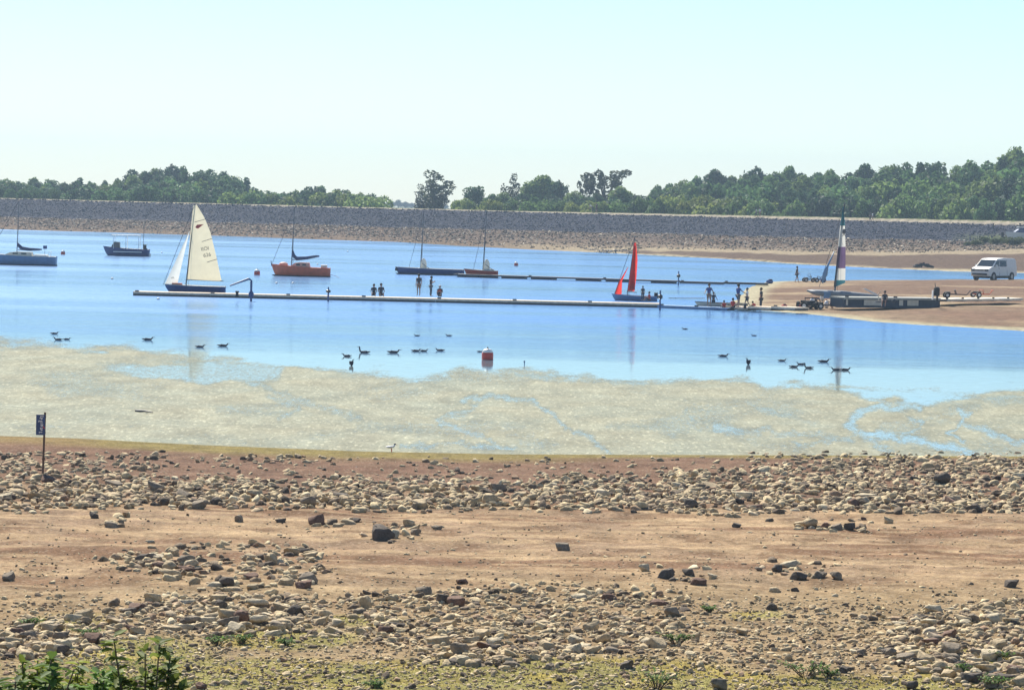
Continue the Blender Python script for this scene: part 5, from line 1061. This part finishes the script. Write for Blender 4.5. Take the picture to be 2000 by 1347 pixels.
BD = [(106, 652, 1.0, 'duck', .2, 'topmost duck of the trio at the left edge of the weed'), (114, 664, 1.15, 'duck', 2.9, 'lower left duck of the trio at the left edge of the weed'), (130, 663, .9, 'duck', 0, 'lower right duck of the trio at the left edge of the weed'),
      (288, 664, 1.35, 'duck', 0, 'lone duck left of the reflection of the white sail'), (390, 678, 1.15, 'duck', 0, 'duck just right of the reflection of the white sail'), (435, 676, 1.3, 'duck', .1, 'second duck right of the reflection of the white sail'),
      (678, 696, 1.1, 'duck', 2.8, 'duck beside the upright cormorant left of the big buoy'), (688, 714, .85, 'stand', .4, 'upright cormorant at the weed edge left of the big buoy'), (712, 689, 1.35, 'goose', math.pi, 'long necked goose left of the big buoy'),
      (768, 689, 1.45, 'duck', 0, 'duck right of the long necked goose'), (812, 686, 1.1, 'duck', .1, 'left duck of the close pair between goose and buoy'), (827, 686, 1.0, 'duck', 0, 'right duck of the close pair between goose and buoy'), (860, 685, 1.1, 'duck', math.pi, 'duck between the close pair and the big buoy'), (937, 687, .7, 'duck', 0, 'small duck touching the left of the big buoy'),
      (815, 656, .8, 'duck', math.pi, 'far small duck above the close pair'), (877, 656, .85, 'duck', math.pi, 'far small duck left above the big buoy'), (1338, 643, .85, 'duck', math.pi, 'far small duck between the red sail reflection and the shore group'), (1473, 656, .8, 'duck', math.pi, 'far small duck below the shore group'),
      (1412, 696, 1.25, 'duck', 0, 'duck left of the dark upright cormorant on the right'), (1460, 712, .95, 'stand', math.pi, 'dark upright cormorant on the right side of the lake'), (1527, 705, 1.0, 'duck', 0, 'low duck, leftmost of the right hand flock'), (1550, 717, 1.1, 'duck', 0, 'lower left duck of the right hand flock'),
      (1565, 712, 1.0, 'duck', math.pi, 'middle duck of the right hand flock'), (1580, 719, 1.1, 'goose', math.pi, 'long necked goose in the right hand flock'), (1608, 707, 1.35, 'duck', 0, 'upright duck right of the flock'), (1634, 723, 1.2, 'duck', math.pi, 'left duck of the pair above the catamaran reflection'), (1650, 723, 1.2, 'duck', 0, 'right duck of the pair above the catamaran reflection'),
      (764, 882, 1.0, 'gull', .4, 'white gull standing on the shore where weed meets mud')]
for b in BD: bird(*b)
# ---- stick, sign
a, b_ = Wp(265, 802, .03), Wp(298, 805, .05); o = empty('driftwood', a); tag(o, 'dark straight branch lying on the floating weed', 'driftwood'); d_ = b_-a; MB().tube([(0, 0, 0), tuple(d_*.5+Vector((0, 0, .02))), tuple(d_)], [.04, .035, .02], 7).tube([tuple(d_*.6), tuple(d_*.7+Vector((0, -.2, .03)))], [.02, .008], 5).build('stick', M['float'], o)
p = Wp(1024, 712, 0); o = empty('marker_stake', p); tag(o, 'tiny thin stake in the water right of the big buoy', 'stake'); MB().tube([(0, 0, -.2), (.01, 0, .2)], .025, 6).build('shaft', M['slate'], o); MB().lathe([(.04, .12), (.04, .18)], 8).build('band', M['navy'], o)
g = G(83, 931); fr = Frame(83, 931, g.z); s_ = fr.s
o = empty('warning_sign', g); tag(o, 'navy warning sign with white lettering on a tall rusty pole at the stony shore', 'sign')
A = fr(89, 804); MB().tube([(0, 0, -.3), (A[0], 0, A[1])], .028, 10).build('pole', simple('rusty_steel', (.10, .055, .035), .7, .3, 20), o)
c = fr(80.5, 828.5); tl_ = .02
bd = MB().box((c[0], -.045, c[1]), (17.5/s_, .02, 40/s_)).build('board', M['navy'], o)
lt = MB(); x0 = c[0]+.015
for k, (w_, z_, ox) in enumerate([(.09, .22, .02), (.08, .17, 0), (.10, .10, -.02), (.07, .06, .01), (.07, .01, .02), (.06, -.03, .02), (.07, -.08, .01), (.06, -.12, .01), (.09, -.19, -.01)]):
    lt.box((x0+ox, -.058, c[1]+z_), (w_, .006, .022)); 
    if k % 2 == 0: lt.box((x0+ox-w_/2+.01, -.058, c[1]+z_-.022), (.014, .006, .03))
    if k % 3 == 1: lt.box((x0+ox+.01, -.058, c[1]+z_-.02), (.03, .006, .02), 0, .5)
lt.build('lettering', M['whitec'], bd); MB().prism([(c[0]+.075, c[1]-.02), (c[0]+.12, c[1]-.10), (c[0]+.06, c[1]-.08)], -.06, -.055).build('red_mark', M['red'], bd)
MB().box((A[0]*.93, -.02, c[1]+.2), (.07, .05, .03)).box((A[0]*.8, -.02, c[1]-.2), (.07, .05, .03)).build('clamp', M['steel'], o)
# ---------------------------------------------------------------- haze
hm = MB().box((0, 1330, 24), (3300, 2760, 60)).mesh('haze')
m = bpy.data.materials.new('haze_air'); m.use_nodes = True; N = m.node_tree.nodes; L = m.node_tree.links; N.clear()
pv = N.new('ShaderNodeVolumePrincipled'); pv.inputs['Color'].default_value = (.62, .82, 1, 1); pv.inputs['Density'].default_value = .00025
mo = N.new('ShaderNodeOutputMaterial'); L.new(pv.outputs[0], mo.inputs['Volume'])
hz = link('haze', hm, m); tag(hz, 'thin bluish haze in the air over the reservoir', 'haze', kind='stuff')
